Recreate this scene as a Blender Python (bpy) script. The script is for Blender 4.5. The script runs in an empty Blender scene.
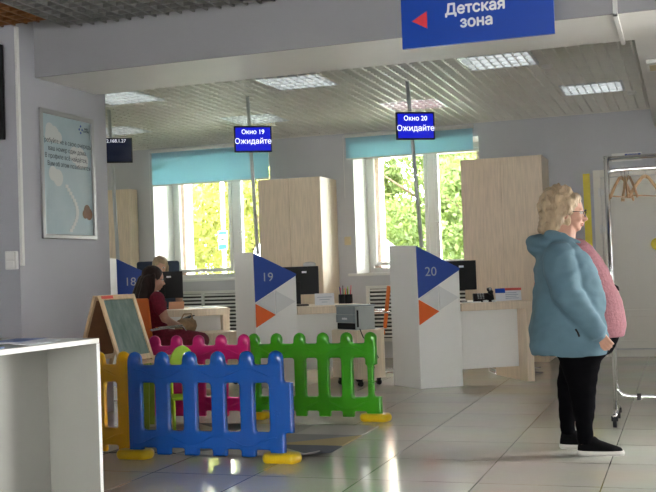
import bpy, math, random
from mathutils import Vector, Matrix, noise
from mathutils.geometry import delaunay_2d_cdt
random.seed(7)
C = bpy.context.scene.collection
PI = math.pi
R = math.radians

# ------------------------------------------------------------------ materials
MATS = {}
def mat(name, col, rough=0.5, metal=0.0, var=0.0, vscale=5.0, bump=0.0, bscale=60.0, emit=None, estr=0.0,
        stretch=None, col2=None, trans=0.0, spec=0.5, coat=0.0, sheen=0.0):
    m = bpy.data.materials.new(name); m.use_nodes = True
    nt = m.node_tree; b = nt.nodes['Principled BSDF']
    c = tuple(col) + (1,)
    b.inputs['Base Color'].default_value = c
    b.inputs['Roughness'].default_value = rough
    b.inputs['Metallic'].default_value = metal
    b.inputs['Specular IOR Level'].default_value = spec
    b.inputs['Coat Weight'].default_value = coat
    b.inputs['Sheen Weight'].default_value = sheen
    b.inputs['Transmission Weight'].default_value = trans
    if emit:
        b.inputs['Emission Color'].default_value = tuple(emit) + (1,)
        b.inputs['Emission Strength'].default_value = estr
    if var > 0 or bump > 0:
        tc = nt.nodes.new('ShaderNodeTexCoord'); mp = nt.nodes.new('ShaderNodeMapping')
        nt.links.new(tc.outputs['Object'], mp.inputs['Vector'])
        if stretch: mp.inputs['Scale'].default_value = stretch
        if var > 0:
            n = nt.nodes.new('ShaderNodeTexNoise'); n.inputs['Scale'].default_value = vscale
            n.inputs['Detail'].default_value = 5
            nt.links.new(mp.outputs['Vector'], n.inputs['Vector'])
            r = nt.nodes.new('ShaderNodeValToRGB')
            r.color_ramp.elements[0].position = 0.3; r.color_ramp.elements[1].position = 0.7
            c2 = tuple(col2) if col2 else tuple(x * (1 - var) for x in col)
            r.color_ramp.elements[0].color = c2 + (1,)
            r.color_ramp.elements[1].color = c if col2 else tuple(min(1, x * (1 + var * 0.5)) for x in col) + (1,)
            nt.links.new(n.outputs['Fac'], r.inputs['Fac'])
            nt.links.new(r.outputs['Color'], b.inputs['Base Color'])
        if bump > 0:
            n2 = nt.nodes.new('ShaderNodeTexNoise'); n2.inputs['Scale'].default_value = bscale
            n2.inputs['Detail'].default_value = 4
            nt.links.new(mp.outputs['Vector'], n2.inputs['Vector'])
            bp = nt.nodes.new('ShaderNodeBump'); bp.inputs['Strength'].default_value = bump
            bp.inputs['Distance'].default_value = 0.01
            nt.links.new(n2.outputs['Fac'], bp.inputs['Height'])
            nt.links.new(bp.outputs['Normal'], b.inputs['Normal'])
    MATS[name] = m
    return m

backwall_lit_m = mat('wall_paint_lit', (.60, .61, .635), .7, var=.04, vscale=1.5, bump=.08, bscale=120)  # same paint as the other walls, lightened to stand in for window light
wall_m = mat('wall_paint', (.46, .465, .505), .7, var=.04, vscale=1.5, bump=.08, bscale=120)
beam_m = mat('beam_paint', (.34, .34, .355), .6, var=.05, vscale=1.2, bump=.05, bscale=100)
under_m = mat('soffit_paint_lit', (.76, .75, .72), .5, var=.04, vscale=2)  # light bounced off the floor is put into the colour under the beam
slab_m = mat('slab_grey', (.05, .05, .05), .9, var=.1)
farslab_m = mat('slab_pale', (.07, .07, .065), .9, var=.05)
grid_m = mat('grid_metal', (.76, .75, .69), .45, metal=.2, var=.03)
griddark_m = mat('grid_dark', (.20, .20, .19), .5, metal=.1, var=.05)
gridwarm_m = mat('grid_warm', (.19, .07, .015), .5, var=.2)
white_m = mat('white_laminate', (.86, .86, .83), .35, var=.02, vscale=2)
whitep_m = mat('white_pvc', (.80, .80, .77), .3, var=.02)
tri_m = mat('triangle_shade_grey', (.70, .71, .70), .3, var=.02)  # white triangles greyed in place of the shadows along their edges
shadeside_m = mat('laminate_in_shade', (.34, .34, .31), .5, var=.04, vscale=3)  # white laminate darkened: the shade of the knee space is in the colour
door_m = mat('door_pvc', (.84, .82, .74), .4, var=.02)
reveal_m = mat('reveal_plaster', (.85, .85, .82), .7, var=.02)
wood_m = mat('pale_oak', (.80, .67, .52), .5, var=.12, vscale=6, stretch=(9, 9, .7), bump=.05, bscale=30)
pine_m = mat('pine', (.62, .45, .28), .5, var=.15, vscale=6, stretch=(6, 6, 1))
hangwood_m = mat('hanger_wood', (.42, .26, .13), .4, var=.2, vscale=20)
brown_m = mat('easel_back', (.20, .09, .04), .6, var=.2)
blue_m = mat('blue_panel', (.012, .06, .34), .35, var=.05)
orange_m = mat('orange_panel', (.80, .13, .015), .4, var=.04)
orangef_m = mat('orange_fabric', (.72, .17, .03), .8, var=.08, bump=.2, bscale=200)
chrome_m = mat('chrome', (.72, .72, .72), .15, metal=1, var=.05)
steel_m = mat('satin_steel', (.45, .46, .46), .35, metal=.9, var=.05)
pole_m = mat('pole_paint', (.55, .57, .57), .35, metal=.1, var=.03)
alum_m = mat('aluminium', (.42, .42, .42), .35, metal=.8, var=.03)
black_m = mat('black_plastic', (.004, .004, .005), .45, var=.1, spec=.25)
rubber_m = mat('black_rubber', (.02, .02, .02), .7, var=.1)
grey_m = mat('grey_metal_case', (.25, .30, .32), .4, var=.04)
lgrey_m = mat('light_grey_case', (.45, .49, .48), .4, var=.04)
screen_m = mat('blue_screen', (.0, .0, .1), .2, emit=(.003, .005, .20), estr=1.0)
dscreen_m = mat('dark_screen', (.01, .012, .03), .15, emit=(.01, .02, .06), estr=.05)
txt_m = mat('white_screen_text', (.8, .8, .8), .5, emit=(.75, .8, 1), estr=.35)
white_txt_m = mat('white_print', (.85, .85, .87), .5)
dark_txt_m = mat('dark_print', (.05, .05, .07), .6)
num_m = mat('grey_number', (.40, .44, .52), .3, metal=.6)
sign_m = mat('sign_blue', (.004, .06, .42), .3, var=.06, vscale=2)
red_m = mat('sign_red', (.75, .03, .05), .4)
paper_m = mat('paper', (.80, .81, .84), .6)
bluepaper_m = mat('blue_paper', (.06, .12, .40), .5, var=.4, vscale=12, col2=(.4, .5, .7))
redpaper_m = mat('red_paper', (.6, .08, .06), .5)
yfence_m = mat('yellow_plastic', (.92, .48, .006), .3, var=.05, vscale=3, coat=.2)
yfoot_m = mat('yellow_foot_plastic', (.82, .56, .01), .3, var=.05, vscale=3, coat=.2)
bfence_m = mat('blue_plastic', (.007, .10, .46), .25, var=.05, vscale=3, coat=.3)
gfence_m = mat('green_plastic', (.055, .40, .009), .28, var=.05, vscale=3, coat=.2)
pfence_m = mat('pink_plastic', (.68, .006, .19), .3, var=.05, vscale=3, coat=.2)
kidchair_m = mat('lime_plastic', (.36, .62, .02), .35, var=.05)
olive_m = mat('olive_plastic', (.22, .34, .03), .4, var=.1)
chalk_m = mat('chalkboard', (.075, .125, .105), .6, var=.4, vscale=7, col2=(.16, .21, .19), stretch=(1, 3, 1))
blind_m = mat('teal_blind', (.52, .75, .83), .8, var=.03, vscale=20)
yellow_m = mat('yellow_tape', (.85, .70, .01), .4)
beige_m = mat('beige_plastic', (.70, .60, .38), .5)
skin_m = mat('skin', (.50, .27, .19), .5, var=.08, vscale=25)
skin2_m = mat('skin_light', (.62, .36, .26), .5, var=.08, vscale=25)
bhair_m = mat('blonde_hair', (.44, .325, .205), .55, var=.35, vscale=22, bump=.9, bscale=55, stretch=(1, 1, .45))
dhair_m = mat('dark_hair', (.022, .012, .009), .6, var=.4, vscale=20, spec=.25, bump=.5, bscale=60, stretch=(1, 1, .3))
jacket_m = mat('jacket_cloth', (.10, .185, .235), .8, var=.12, vscale=6, bump=.25, bscale=14)
seam_m = mat('jacket_seam', (.07, .17, .23), .8)
shirt_m = mat('pink_knit', (.29, .115, .135), .85, var=.2, vscale=60, bump=.3, bscale=90)
trousers_m = mat('black_cloth', (.004, .004, .005), 1.0, var=.1, spec=.03)
shoe_m = mat('black_shoe', (.004, .004, .005), .9, var=.2, spec=.15, bump=.2, bscale=200)
sole_m = mat('white_sole', (.62, .60, .56), .6)
dress_m = mat('burgundy_cloth', (.21, .012, .035), .85, var=.35, vscale=50)
navy_m = mat('navy_fabric', (.03, .05, .09), .7, var=.1)
lip_m = mat('lips', (.42, .12, .10), .5)
eye_m = mat('eye_white', (.7, .68, .65), .3)
bag_m = mat('tan_leather', (.40, .26, .13), .5, var=.3, vscale=30)
brick_m = mat('outer_brick', (.60, .46, .38), .9, var=.25, vscale=9, bump=.3)
leaf_m = mat('leaf_green', (.17, .22, .075), .7, var=.5, vscale=1.3, col2=(.07, .11, .03))
leafy_m = mat('leaf_yellow_green', (.29, .29, .075), .7, var=.5, vscale=1.3, col2=(.15, .18, .045))
bark_m = mat('bark', (.12, .08, .05), .9, var=.3)
grass_m = mat('grass_ground', (.14, .22, .05), .95, var=.4, vscale=3)
car_m = mat('car_paint', (.75, .77, .80), .2, coat=.6, var=.02)
carglass_m = mat('car_glass', (.03, .04, .05), .05)
poster_m = mat('poster_print', (.33, .45, .50), .3, var=.2, vscale=3, col2=(.42, .52, .55))
cloud_m = mat('poster_cloud', (.58, .60, .58), .35)

# floor tiles
def floor_material():
    m = bpy.data.materials.new('polished_tiles'); m.use_nodes = True
    nt = m.node_tree; b = nt.nodes['Principled BSDF']
    tc = nt.nodes.new('ShaderNodeTexCoord'); mp = nt.nodes.new('ShaderNodeMapping')
    mp.inputs['Location'].default_value = (0.45 + .645 * 20, -5.49 + .645 * 20, 0)
    nt.links.new(tc.outputs['Object'], mp.inputs['Vector'])
    br = nt.nodes.new('ShaderNodeTexBrick'); br.offset = 0; br.squash = 1
    br.inputs['Color1'].default_value = (.78, .75, .66, 1); br.inputs['Color2'].default_value = (.72, .69, .61, 1)
    br.inputs['Mortar'].default_value = (.16, .15, .13, 1)
    br.inputs['Scale'].default_value = 1; br.inputs['Mortar Size'].default_value = .0035
    br.inputs['Mortar Smooth'].default_value = .2
    br.inputs['Brick Width'].default_value = .645; br.inputs['Row Height'].default_value = .645
    nt.links.new(mp.outputs['Vector'], br.inputs['Vector'])
    n = nt.nodes.new('ShaderNodeTexNoise'); n.inputs['Scale'].default_value = 1.6; n.inputs['Detail'].default_value = 6
    nt.links.new(tc.outputs['Object'], n.inputs['Vector'])
    mx = nt.nodes.new('ShaderNodeMix'); mx.data_type = 'RGBA'; mx.blend_type = 'MULTIPLY'; mx.inputs[0].default_value = .25
    nt.links.new(br.outputs['Color'], mx.inputs[6]); nt.links.new(n.outputs['Color'], mx.inputs[7])
    nt.links.new(mx.outputs[2], b.inputs['Base Color'])
    b.inputs['Roughness'].default_value = .10
    b.inputs['Specular IOR Level'].default_value = .62
    n2 = nt.nodes.new('ShaderNodeTexNoise'); n2.inputs['Scale'].default_value = 3.5
    nt.links.new(tc.outputs['Object'], n2.inputs['Vector'])
    bp = nt.nodes.new('ShaderNodeBump'); bp.inputs['Strength'].default_value = .06; bp.inputs['Distance'].default_value = .02
    nt.links.new(n2.outputs['Fac'], bp.inputs['Height']); nt.links.new(bp.outputs['Normal'], b.inputs['Normal'])
    return m
floor_m = floor_material()
def translucent_blind():
    nt = blind_m.node_tree; b = nt.nodes['Principled BSDF']; out = nt.nodes['Material Output']
    t = nt.nodes.new('ShaderNodeBsdfTranslucent'); t.inputs['Color'].default_value = (.48, .72, .82, 1)
    mx = nt.nodes.new('ShaderNodeMixShader'); mx.inputs[0].default_value = .55
    nt.links.new(b.outputs[0], mx.inputs[1]); nt.links.new(t.outputs[0], mx.inputs[2]); nt.links.new(mx.outputs[0], out.inputs[0])
translucent_blind()
def leaf_translucent(m, col):
    nt = m.node_tree; b = nt.nodes['Principled BSDF']; out = nt.nodes['Material Output']
    t = nt.nodes.new('ShaderNodeBsdfTranslucent'); t.inputs['Color'].default_value = col
    mx = nt.nodes.new('ShaderNodeMixShader'); mx.inputs[0].default_value = .4
    nt.links.new(b.outputs[0], mx.inputs[1]); nt.links.new(t.outputs[0], mx.inputs[2]); nt.links.new(mx.outputs[0], out.inputs[0])
leaf_translucent(leaf_m, (.18, .24, .06, 1)); leaf_translucent(leafy_m, (.30, .30, .06, 1))
def glass():
    m = bpy.data.materials.new('pane_glass'); m.use_nodes = True
    nt = m.node_tree; nt.nodes.remove(nt.nodes['Principled BSDF']); out = nt.nodes['Material Output']
    g = nt.nodes.new('ShaderNodeBsdfGlossy'); g.inputs['Roughness'].default_value = .02
    t = nt.nodes.new('ShaderNodeBsdfTransparent'); t.inputs['Color'].default_value = (.95, .97, .96, 1)
    f = nt.nodes.new('ShaderNodeFresnel'); f.inputs['IOR'].default_value = 1.4
    mx = nt.nodes.new('ShaderNodeMixShader')
    nt.links.new(f.outputs[0], mx.inputs[0]); nt.links.new(t.outputs[0], mx.inputs[1]); nt.links.new(g.outputs[0], mx.inputs[2])
    nt.links.new(mx.outputs[0], out.inputs[0]); return m
glass_m = glass()
lampA_m = mat('lamp_tube', (.9, .9, .9), .4, emit=(.92, .97, 1), estr=.45)
louver_m = mat('louver_white', (.62, .65, .66), .3, metal=.4, var=.02)
lampoff_m = mat('lamp_backing', (.55, .56, .56), .4, emit=(.9, .95, 1), estr=.12)
lamppink_m = mat('lamp_pink_reflection', (.60, .33, .37), .4, emit=(1, .45, .55), estr=.15)  # pinkish reflection in one fitting, put in as colour and glow

# ------------------------------------------------------------------ mesh builder
class MB:
    def __init__(s): s.v = []; s.f = []; s.mi = []; s.cur = 0; s.M = Matrix()
    def add(s, vs, fs):
        o = len(s.v); s.v += [tuple(s.M @ Vector(p)) for p in vs]
        for f in fs: s.f.append(tuple(i + o for i in f)); s.mi.append(s.cur)
        return s
    def box(s, x0, x1, y0, y1, z0, z1):
        v = [(x, y, z) for z in (z0, z1) for y in (y0, y1) for x in (x0, x1)]
        return s.add(v, [(0, 2, 3, 1), (4, 5, 7, 6), (0, 1, 5, 4), (2, 6, 7, 3), (0, 4, 6, 2), (1, 3, 7, 5)])
    def obox(s, c, dx, dy, dz, rot=None):
        m = s.M; s.M = m @ Matrix.Translation(c) @ (rot.to_4x4() if rot else Matrix())
        s.box(-dx / 2, dx / 2, -dy / 2, dy / 2, -dz / 2, dz / 2); s.M = m; return s
    def prism(s, poly, o, u, w, n, t):
        """outline poly in the plane (o; u, w), thickened by t along n"""
        o, u, w, n = map(Vector, (o, u, w, n)); k = len(poly)
        a = [o + u * p[0] + w * p[1] for p in poly]
        v = [tuple(p) for p in a] + [tuple(p + n * t) for p in a]
        return s.add(v, [tuple(range(k - 1, -1, -1)), tuple(range(k, 2 * k))] + [(i, (i + 1) % k, (i + 1) % k + k, i + k) for i in range(k)])
    def tube(s, pts, r, n=10, cap=True):
        pts = [Vector(p) for p in pts]; rs = r if isinstance(r, (list, tuple)) else [r] * len(pts)
        vs = []; up = None
        for i, p in enumerate(pts):
            d = (pts[min(i + 1, len(pts) - 1)] - pts[max(i - 1, 0)]).normalized()
            if up is None: up = Vector((0, 0, 1)) if abs(d.z) < .9 else Vector((1, 0, 0))
            a = (up - d * up.dot(d)).normalized(); b = d.cross(a); up = a
            rr = rs[i]; ra, rb = rr if isinstance(rr, (tuple, list)) else (rr, rr)
            for k in range(n):
                t = 2 * PI * k / n; vs.append(tuple(p + a * math.cos(t) * ra + b * math.sin(t) * rb))
        fs = []
        for i in range(len(pts) - 1):
            for k in range(n):
                fs.append((i * n + k, i * n + (k + 1) % n, (i + 1) * n + (k + 1) % n, (i + 1) * n + k))
        if cap: fs += [tuple(range(n - 1, -1, -1)), tuple((len(pts) - 1) * n + k for k in range(n))]
        return s.add(vs, fs)
    def limb(s, pts, rs, n=12):
        s.tube(pts, rs, n)
        for p, r in zip(pts, rs):
            if not isinstance(r, (tuple, list)): s.ell(p, r, r, r, n, 6)
        return s
    def ell(s, c, rx, ry, rz, n=16, m=10, rot=None):
        mm = s.M; s.M = mm @ Matrix.Translation(Vector(c)) @ (rot.to_4x4() if rot else Matrix())
        vs = [(0, 0, -rz)]
        for j in range(1, m):
            ph = -PI / 2 + PI * j / m
            for k in range(n): vs.append((rx * math.cos(ph) * math.cos(2 * PI * k / n), ry * math.cos(ph) * math.sin(2 * PI * k / n), rz * math.sin(ph)))
        vs.append((0, 0, rz)); fs = []
        for k in range(n): fs.append((0, 1 + (k + 1) % n, 1 + k))
        for j in range(m - 2):
            for k in range(n): fs.append((1 + j * n + k, 1 + j * n + (k + 1) % n, 1 + (j + 1) * n + (k + 1) % n, 1 + (j + 1) * n + k))
        e = len(vs) - 1
        for k in range(n): fs.append((e, 1 + (m - 2) * n + k, 1 + (m - 2) * n + (k + 1) % n))
        s.add(vs, fs); s.M = mm; return s
    def lathe(s, prof, c=(0, 0, 0), n=24):
        c = Vector(c); vs = []; fs = []
        for r, z in prof:
            for k in range(n): vs.append((c.x + r * math.cos(2 * PI * k / n), c.y + r * math.sin(2 * PI * k / n), c.z + z))
        for i in range(len(prof) - 1):
            for k in range(n): fs.append((i * n + k, i * n + (k + 1) % n, (i + 1) * n + (k + 1) % n, (i + 1) * n + k))
        fs += [tuple(range(n - 1, -1, -1)), tuple((len(prof) - 1) * n + k for k in range(n))]
        return s.add(vs, fs)
    def loft(s, secs, n=28, a0=0.0, p=2.0, caps=True):
        """horizontal rings: (z, xmin, xmax, half width[, ycentre]); a0 > 0 leaves the front open by that angle"""
        vs = []; cl = a0 <= 0
        for sec in secs:
            z, x0, x1, hw = sec[:4]; yc = sec[4] if len(sec) > 4 else 0
            cx, rx = (x0 + x1) / 2, (x1 - x0) / 2
            for k in range(n):
                t = 2 * PI * k / n if cl else a0 + (2 * PI - 2 * a0) * k / (n - 1)
                ct, st = math.cos(t), math.sin(t)
                vs.append((cx + rx * math.copysign(abs(ct) ** (2 / p), ct), yc + hw * math.copysign(abs(st) ** (2 / p), st), z))
        fs = []
        for i in range(len(secs) - 1):
            for k in range(n if cl else n - 1): fs.append((i * n + k, i * n + (k + 1) % n, (i + 1) * n + (k + 1) % n, (i + 1) * n + k))
        if cl and caps: fs += [tuple(range(n - 1, -1, -1)), tuple((len(secs) - 1) * n + k for k in range(n))]
        return s.add(vs, fs)
    def build(s, name, m, parent=None, bevel=0, smooth=False, segs=2, solid=0):
        me = bpy.data.meshes.new(name); me.from_pydata(s.v, [], s.f); me.update()
        for mm in (m if isinstance(m, (list, tuple)) else [m]): me.materials.append(mm)
        if isinstance(m, (list, tuple)):
            for p, i in zip(me.polygons, s.mi): p.material_index = i
        if smooth:
            for p in me.polygons: p.use_smooth = True
        o = bpy.data.objects.new(name, me); C.objects.link(o)
        if parent: o.parent = parent
        if solid:
            q = o.modifiers.new('solid', 'SOLIDIFY'); q.thickness = solid; q.offset = 0
        if bevel:
            b = o.modifiers.new('bevel', 'BEVEL'); b.width = bevel; b.segments = segs; b.limit_method = 'ANGLE'
        return o

def bake(o, voxel=None, smooth=2, disp=None, dscale=1.0):
    """turn joined shapes into one continuous smooth skin"""
    if voxel:
        q = o.modifiers.new('remesh', 'REMESH'); q.mode = 'VOXEL'; q.voxel_size = voxel
    if smooth:
        q = o.modifiers.new('smooth', 'SMOOTH'); q.iterations = smooth; q.factor = .6
    dg = bpy.context.evaluated_depsgraph_get(); dg.update()
    me = bpy.data.meshes.new_from_object(o.evaluated_get(dg))
    o.modifiers.clear(); o.data = me
    if disp:
        ns = [Vector(v.normal) for v in me.vertices]
        for v, nn in zip(me.vertices, ns): v.co += nn * disp(v.co)
    for p in me.polygons: p.use_smooth = True
    return o

def tag(o, label, cat, group=None, kind=None):
    o['label'] = label; o['category'] = cat
    if group: o['group'] = group
    if kind: o['kind'] = kind
    return o
def thing(name, label, cat, loc=(0, 0, 0), rz=0, group=None):
    o = bpy.data.objects.new(name, None); C.objects.link(o); o.location = loc; o.rotation_euler = (0, 0, rz); o.empty_display_size = .1
    return tag(o, label, cat, group)
def struct(name, mb, m, bevel=0):
    o = mb.build(name, m, bevel=bevel); o['kind'] = 'structure'; return o
def sub(name, m, parent, bevel=0):
    def f(mb): return mb.build(name, m, parent, bevel)
    return f
def dup(o, parent=None):
    c = o.copy(); C.objects.link(c)
    if parent: c.parent = parent
    for ch in list(o.children): dup(ch, c)
    return c
def text(name, body, size, m, parent, loc, rot, align='CENTER', off=0.0, ext=.001, sx=1.0):
    """flat raised lettering: the outline loops of the type, filled by winding number"""
    cu = bpy.data.curves.new(name, 'FONT'); cu.body = body; cu.size = size; cu.align_x = align
    cu.align_y = 'CENTER'; cu.fill_mode = 'NONE'; cu.resolution_u = 4
    o = bpy.data.objects.new(name, cu); C.objects.link(o)
    dg = bpy.context.evaluated_depsgraph_get(); dg.update()
    src = bpy.data.meshes.new_from_object(o.evaluated_get(dg)); bpy.data.objects.remove(o)
    P2 = [Vector((v.co.x, v.co.y)) for v in src.vertices]; E2 = [tuple(e.vertices) for e in src.edges]
    nb = {}
    for a, c in E2: nb.setdefault(a, []).append(c); nb.setdefault(c, []).append(a)
    loops = []; seen = set()
    for st0 in range(len(P2)):
        if st0 in seen or len(nb.get(st0, [])) != 2: continue
        lp = [st0]; seen.add(st0); cur = st0 + 1 if st0 + 1 in nb[st0] else nb[st0][0]
        while cur not in seen:
            lp.append(cur); seen.add(cur); nx = [q for q in nb[cur] if q not in seen]
            if not nx: break
            cur = nx[0]
        loops.append(lp)
    boxes = [(min(P2[k].x for k in l), max(P2[k].x for k in l), min(P2[k].y for k in l), max(P2[k].y for k in l)) for l in loops]
    def wind(x, y):
        w_ = 0
        for l, bb in zip(loops, boxes):
            if not (bb[0] <= x <= bb[1] and bb[2] <= y <= bb[3]): continue
            for k in range(len(l)):
                a, c = P2[l[k]], P2[l[(k + 1) % len(l)]]
                if (a.y <= y) != (c.y <= y):
                    if a.x + (y - a.y) / (c.y - a.y) * (c.x - a.x) > x: w_ += 1 if c.y > a.y else -1
        return w_
    S_ = 1000.0
    vo, _, fo = delaunay_2d_cdt([p * S_ for p in P2], E2, [], 0, 1e-4)[:3]
    vo = [v / S_ for v in vo]; keep = []
    for f in fo:
        c = sum((vo[k] for k in f), Vector((0, 0))) / len(f)
        if wind(c.x, c.y) != 0: keep.append(tuple(f))
    b = MB(); n_ = len(vo); cnt = {}
    for f in keep:
        for k in range(len(f)): cnt[(f[k], f[(k + 1) % len(f)])] = 1
    side = [(a, c, c + n_, a + n_) for a, c in cnt if (c, a) not in cnt]
    for k, (dx, dy) in enumerate([(0, 0)] if off <= 0 else [(-off, 0), (off, 0), (0, off), (0, -off), (0, 0)]):
        z = ext + k * .0002
        b.add([((v.x + dx) * sx, v.y + dy, -ext) for v in vo] + [((v.x + dx) * sx, v.y + dy, z) for v in vo],
              [tuple(q + n_ for q in f) for f in keep] + side)
    o = b.build(name, m, parent); o.location = loc; o.rotation_euler = rot
    return o
def circ(x0, y0, r, n=16, a=0, b=2 * PI): return [(x0 + r * math.cos(a + (b - a) * k / n), y0 + r * math.sin(a + (b - a) * k / n)) for k in range(n + (0 if b - a > 6.2 else 1))]

XR, YB = -.28, 13.1
# ------------------------------------------------------------------ the setting
struct('floor', MB().box(-13, 4.7, -3.2, 13.74, -.1, 0), floor_m)
struct('ceiling', MB().box(-13.2, 4.8, -3.4, 14.2, 3.36, 3.5), slab_m)
struct('ceiling_far', MB().box(-13, XR, 7.9, 13.09, 3.34, 3.358), farslab_m)
struct('wall_left', MB().box(-13, -4.8, 6.72, 8.03, 0, 3.36), wall_m)
struct('wall_left_far', MB().box(-13.2, -13, 8.03, 13.1, 0, 3.36), wall_m)
struct('wall_left_near', MB().box(-7.2, -7.0, -3.2, 6.72, 0, 3.36), wall_m)  # unseen wall added to cut fill light from the left
struct('wall_right_near', MB().box(4.5, 4.7, -3.2, 7.9, 0, 3.36), wall_m)  # unseen wall added to cut fill light from the right
fb = MB()   # unseen wall and window behind the camera, added and sized for the fill light
for q in ((-7.2, -1.3, 0, 3.36), (1.4, 4.7, 0, 3.36), (-1.3, 1.4, 0, .9), (-1.3, 1.4, 2.4, 3.36)): fb.box(q[0], q[1], -3.4, -3.2, q[2], q[3])
struct('wall_front', fb, wall_m)
struct('wall_right', MB().box(1.6, 1.75, 7.9, 13.1, 0, 2.77), wall_m)  # unseen wall added to keep the door area dim
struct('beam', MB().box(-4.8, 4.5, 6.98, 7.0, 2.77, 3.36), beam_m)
struct('trim_1', MB().box(-4.8, 4.5, 7.0, 7.88, 2.77, 3.36), under_m)
struct('trim_2', MB().box(XR, 1.75, 7.88, YB, 2.77, 3.36), under_m)
# wall with two seen window openings and two unseen ones added for light
W = [(-7.1, -5.3), (-4.11, -2.42)]; WH = [(-12.2, -10.4), (-9.9, -8.2)] + W; Z0, Z1 = 1.12, 2.82
def wall_holes(y0, y1, ins, ztop):
    b = MB(); xs = [-13.2]
    for a, c in WH: xs += [a + ins, c - ins]
    xs.append(1.75)
    for i in range(0, len(xs), 2): b.box(xs[i], xs[i + 1], y0, y1, -.4, 3.36)
    for a, c in WH:
        b.box(a + ins, c - ins, y0, y1, -.4, Z0 + ins * .3); b.box(a + ins, c - ins, y0, y1, ztop, 3.36)
    return b
struct('wall_back', wall_holes(YB, 13.74, 0, Z1), backwall_lit_m)
struct('wall_outer', wall_holes(13.76, 14.02, .16, Z1 - .1), brick_m)
for i, (a, c) in enumerate(W):
    rv = MB(); e = .004
    rv.box(a, a + e, YB + .002, 13.74, Z0, Z1); rv.box(c - e, c, YB + .002, 13.74, Z0, Z1); rv.box(a, c, YB + .002, 13.74, Z1 - e, Z1)
    struct('trim_%d' % (3 + i), rv, reveal_m)
    w = bpy.data.objects.new('window_%d' % (i + 1), None); C.objects.link(w); w['kind'] = 'structure'; w.location = ((a + c) / 2, 13.72, Z0)
    ox, oy, oz = w.location
    fr = MB(); yy0, yy1 = -.03, .04; hw = (c - a) / 2; h = Z1 - Z0
    def ring(x0, x1, z0, z1, t, ya, yb):
        fr.box(x0, x0 + t, ya, yb, z0, z1); fr.box(x1 - t, x1, ya, yb, z0, z1); fr.box(x0 + t, x1 - t, ya, yb, z0, z0 + t); fr.box(x0 + t, x1 - t, ya, yb, z1 - t, z1)
    ring(-hw, hw, 0, h, .065, yy0, yy1)
    mx = -6.095 - ox if i == 0 else -3.195 - ox
    fr.box(mx - .045, mx + .045, yy0 - .01, yy1, .09, h - .07)
    fr.build('window_frame', whitep_m, w, .004)
    for x0, x1 in ((-hw + .06, mx - .045), (mx + .045, hw - .06)):
        fr = MB(); ring(x0 + .004, x1 - .004, .094, h - .074, .05, yy0 - .02, yy1 - .01)
        sa = fr.build('sash', whitep_m, w, .004)
        MB().box(x0 + .05, x1 - .05, 0, .006, .14, h - .12).build('pane', glass_m, sa)
    hd = MB(); hd.box(mx + .03, mx + .05, -.075, -.05, .62, .68); hd.tube([(mx + .04, -.085, .65), (mx + .16, -.09, .65)], .009, 8)
    hd.build('window_handle', whitep_m, w)
    MB().box(-hw - .10, hw + .02, YB - .07 - oy, -.04, -.035, 0).build('window_sill', whitep_m, w, .006)
    # blind
    bz1, bz0 = 2.945, (2.445, 2.625)[i]
    bx0, bx1 = ((-7.09, -5.28), (-4.2, -2.47))[i]
    bl = thing('roller_blind', ('teal roller blind above the left window, beside the display reading window 19', 'teal roller blind above the window behind the display reading window 20')[i], 'blind',
               ((bx0 + bx1) / 2, YB - .05, bz0), 0, 'teal roller blinds')
    hx = (bx1 - bx0) / 2
    MB().tube([(-hx, 0, bz1 - bz0), (hx, 0, bz1 - bz0)], .028, 12).build('blind_tube', whitep_m, bl, smooth=True)
    MB().box(-hx + .015, hx - .015, -.002, .002, .02, bz1 - bz0 - .01).build('blind_cloth', blind_m, bl)
    MB().box(-hx + .01, hx - .01, -.009, .009, 0, .022).build('bottom_bar', whitep_m, bl, .003)
    MB().tube([(-hx - .01, -.03, bz1 - bz0), (-hx - .01, -.03, -.5)], .003, 6).build('pull_cord', whitep_m, bl)

# right bulkhead, conduit along the beam
cd = MB(); cd.box(-.375, -.345, 6.955, 6.979, 2.745, 3.3); cd.box(-.375, -.345, 6.955, 7.9, 2.745, 2.769)
tag(cd.build('cable_conduit', whitep_m, bevel=.003), 'white plastic conduit running down the beam and along its underside, right of the blue sign', 'conduit')
t = thing('ceiling_sensor', 'small white square box on the lowered ceiling at the right edge', 'sensor', (-.17, 8.9, 2.77))
MB().box(-.06, .06, -.2, .2, -.035, 0).build('housing', whitep_m, t, .006); MB().box(-.035, .035, -.12, .12, -.04, -.034).build('grille', beige_m, t, .002)

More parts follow.
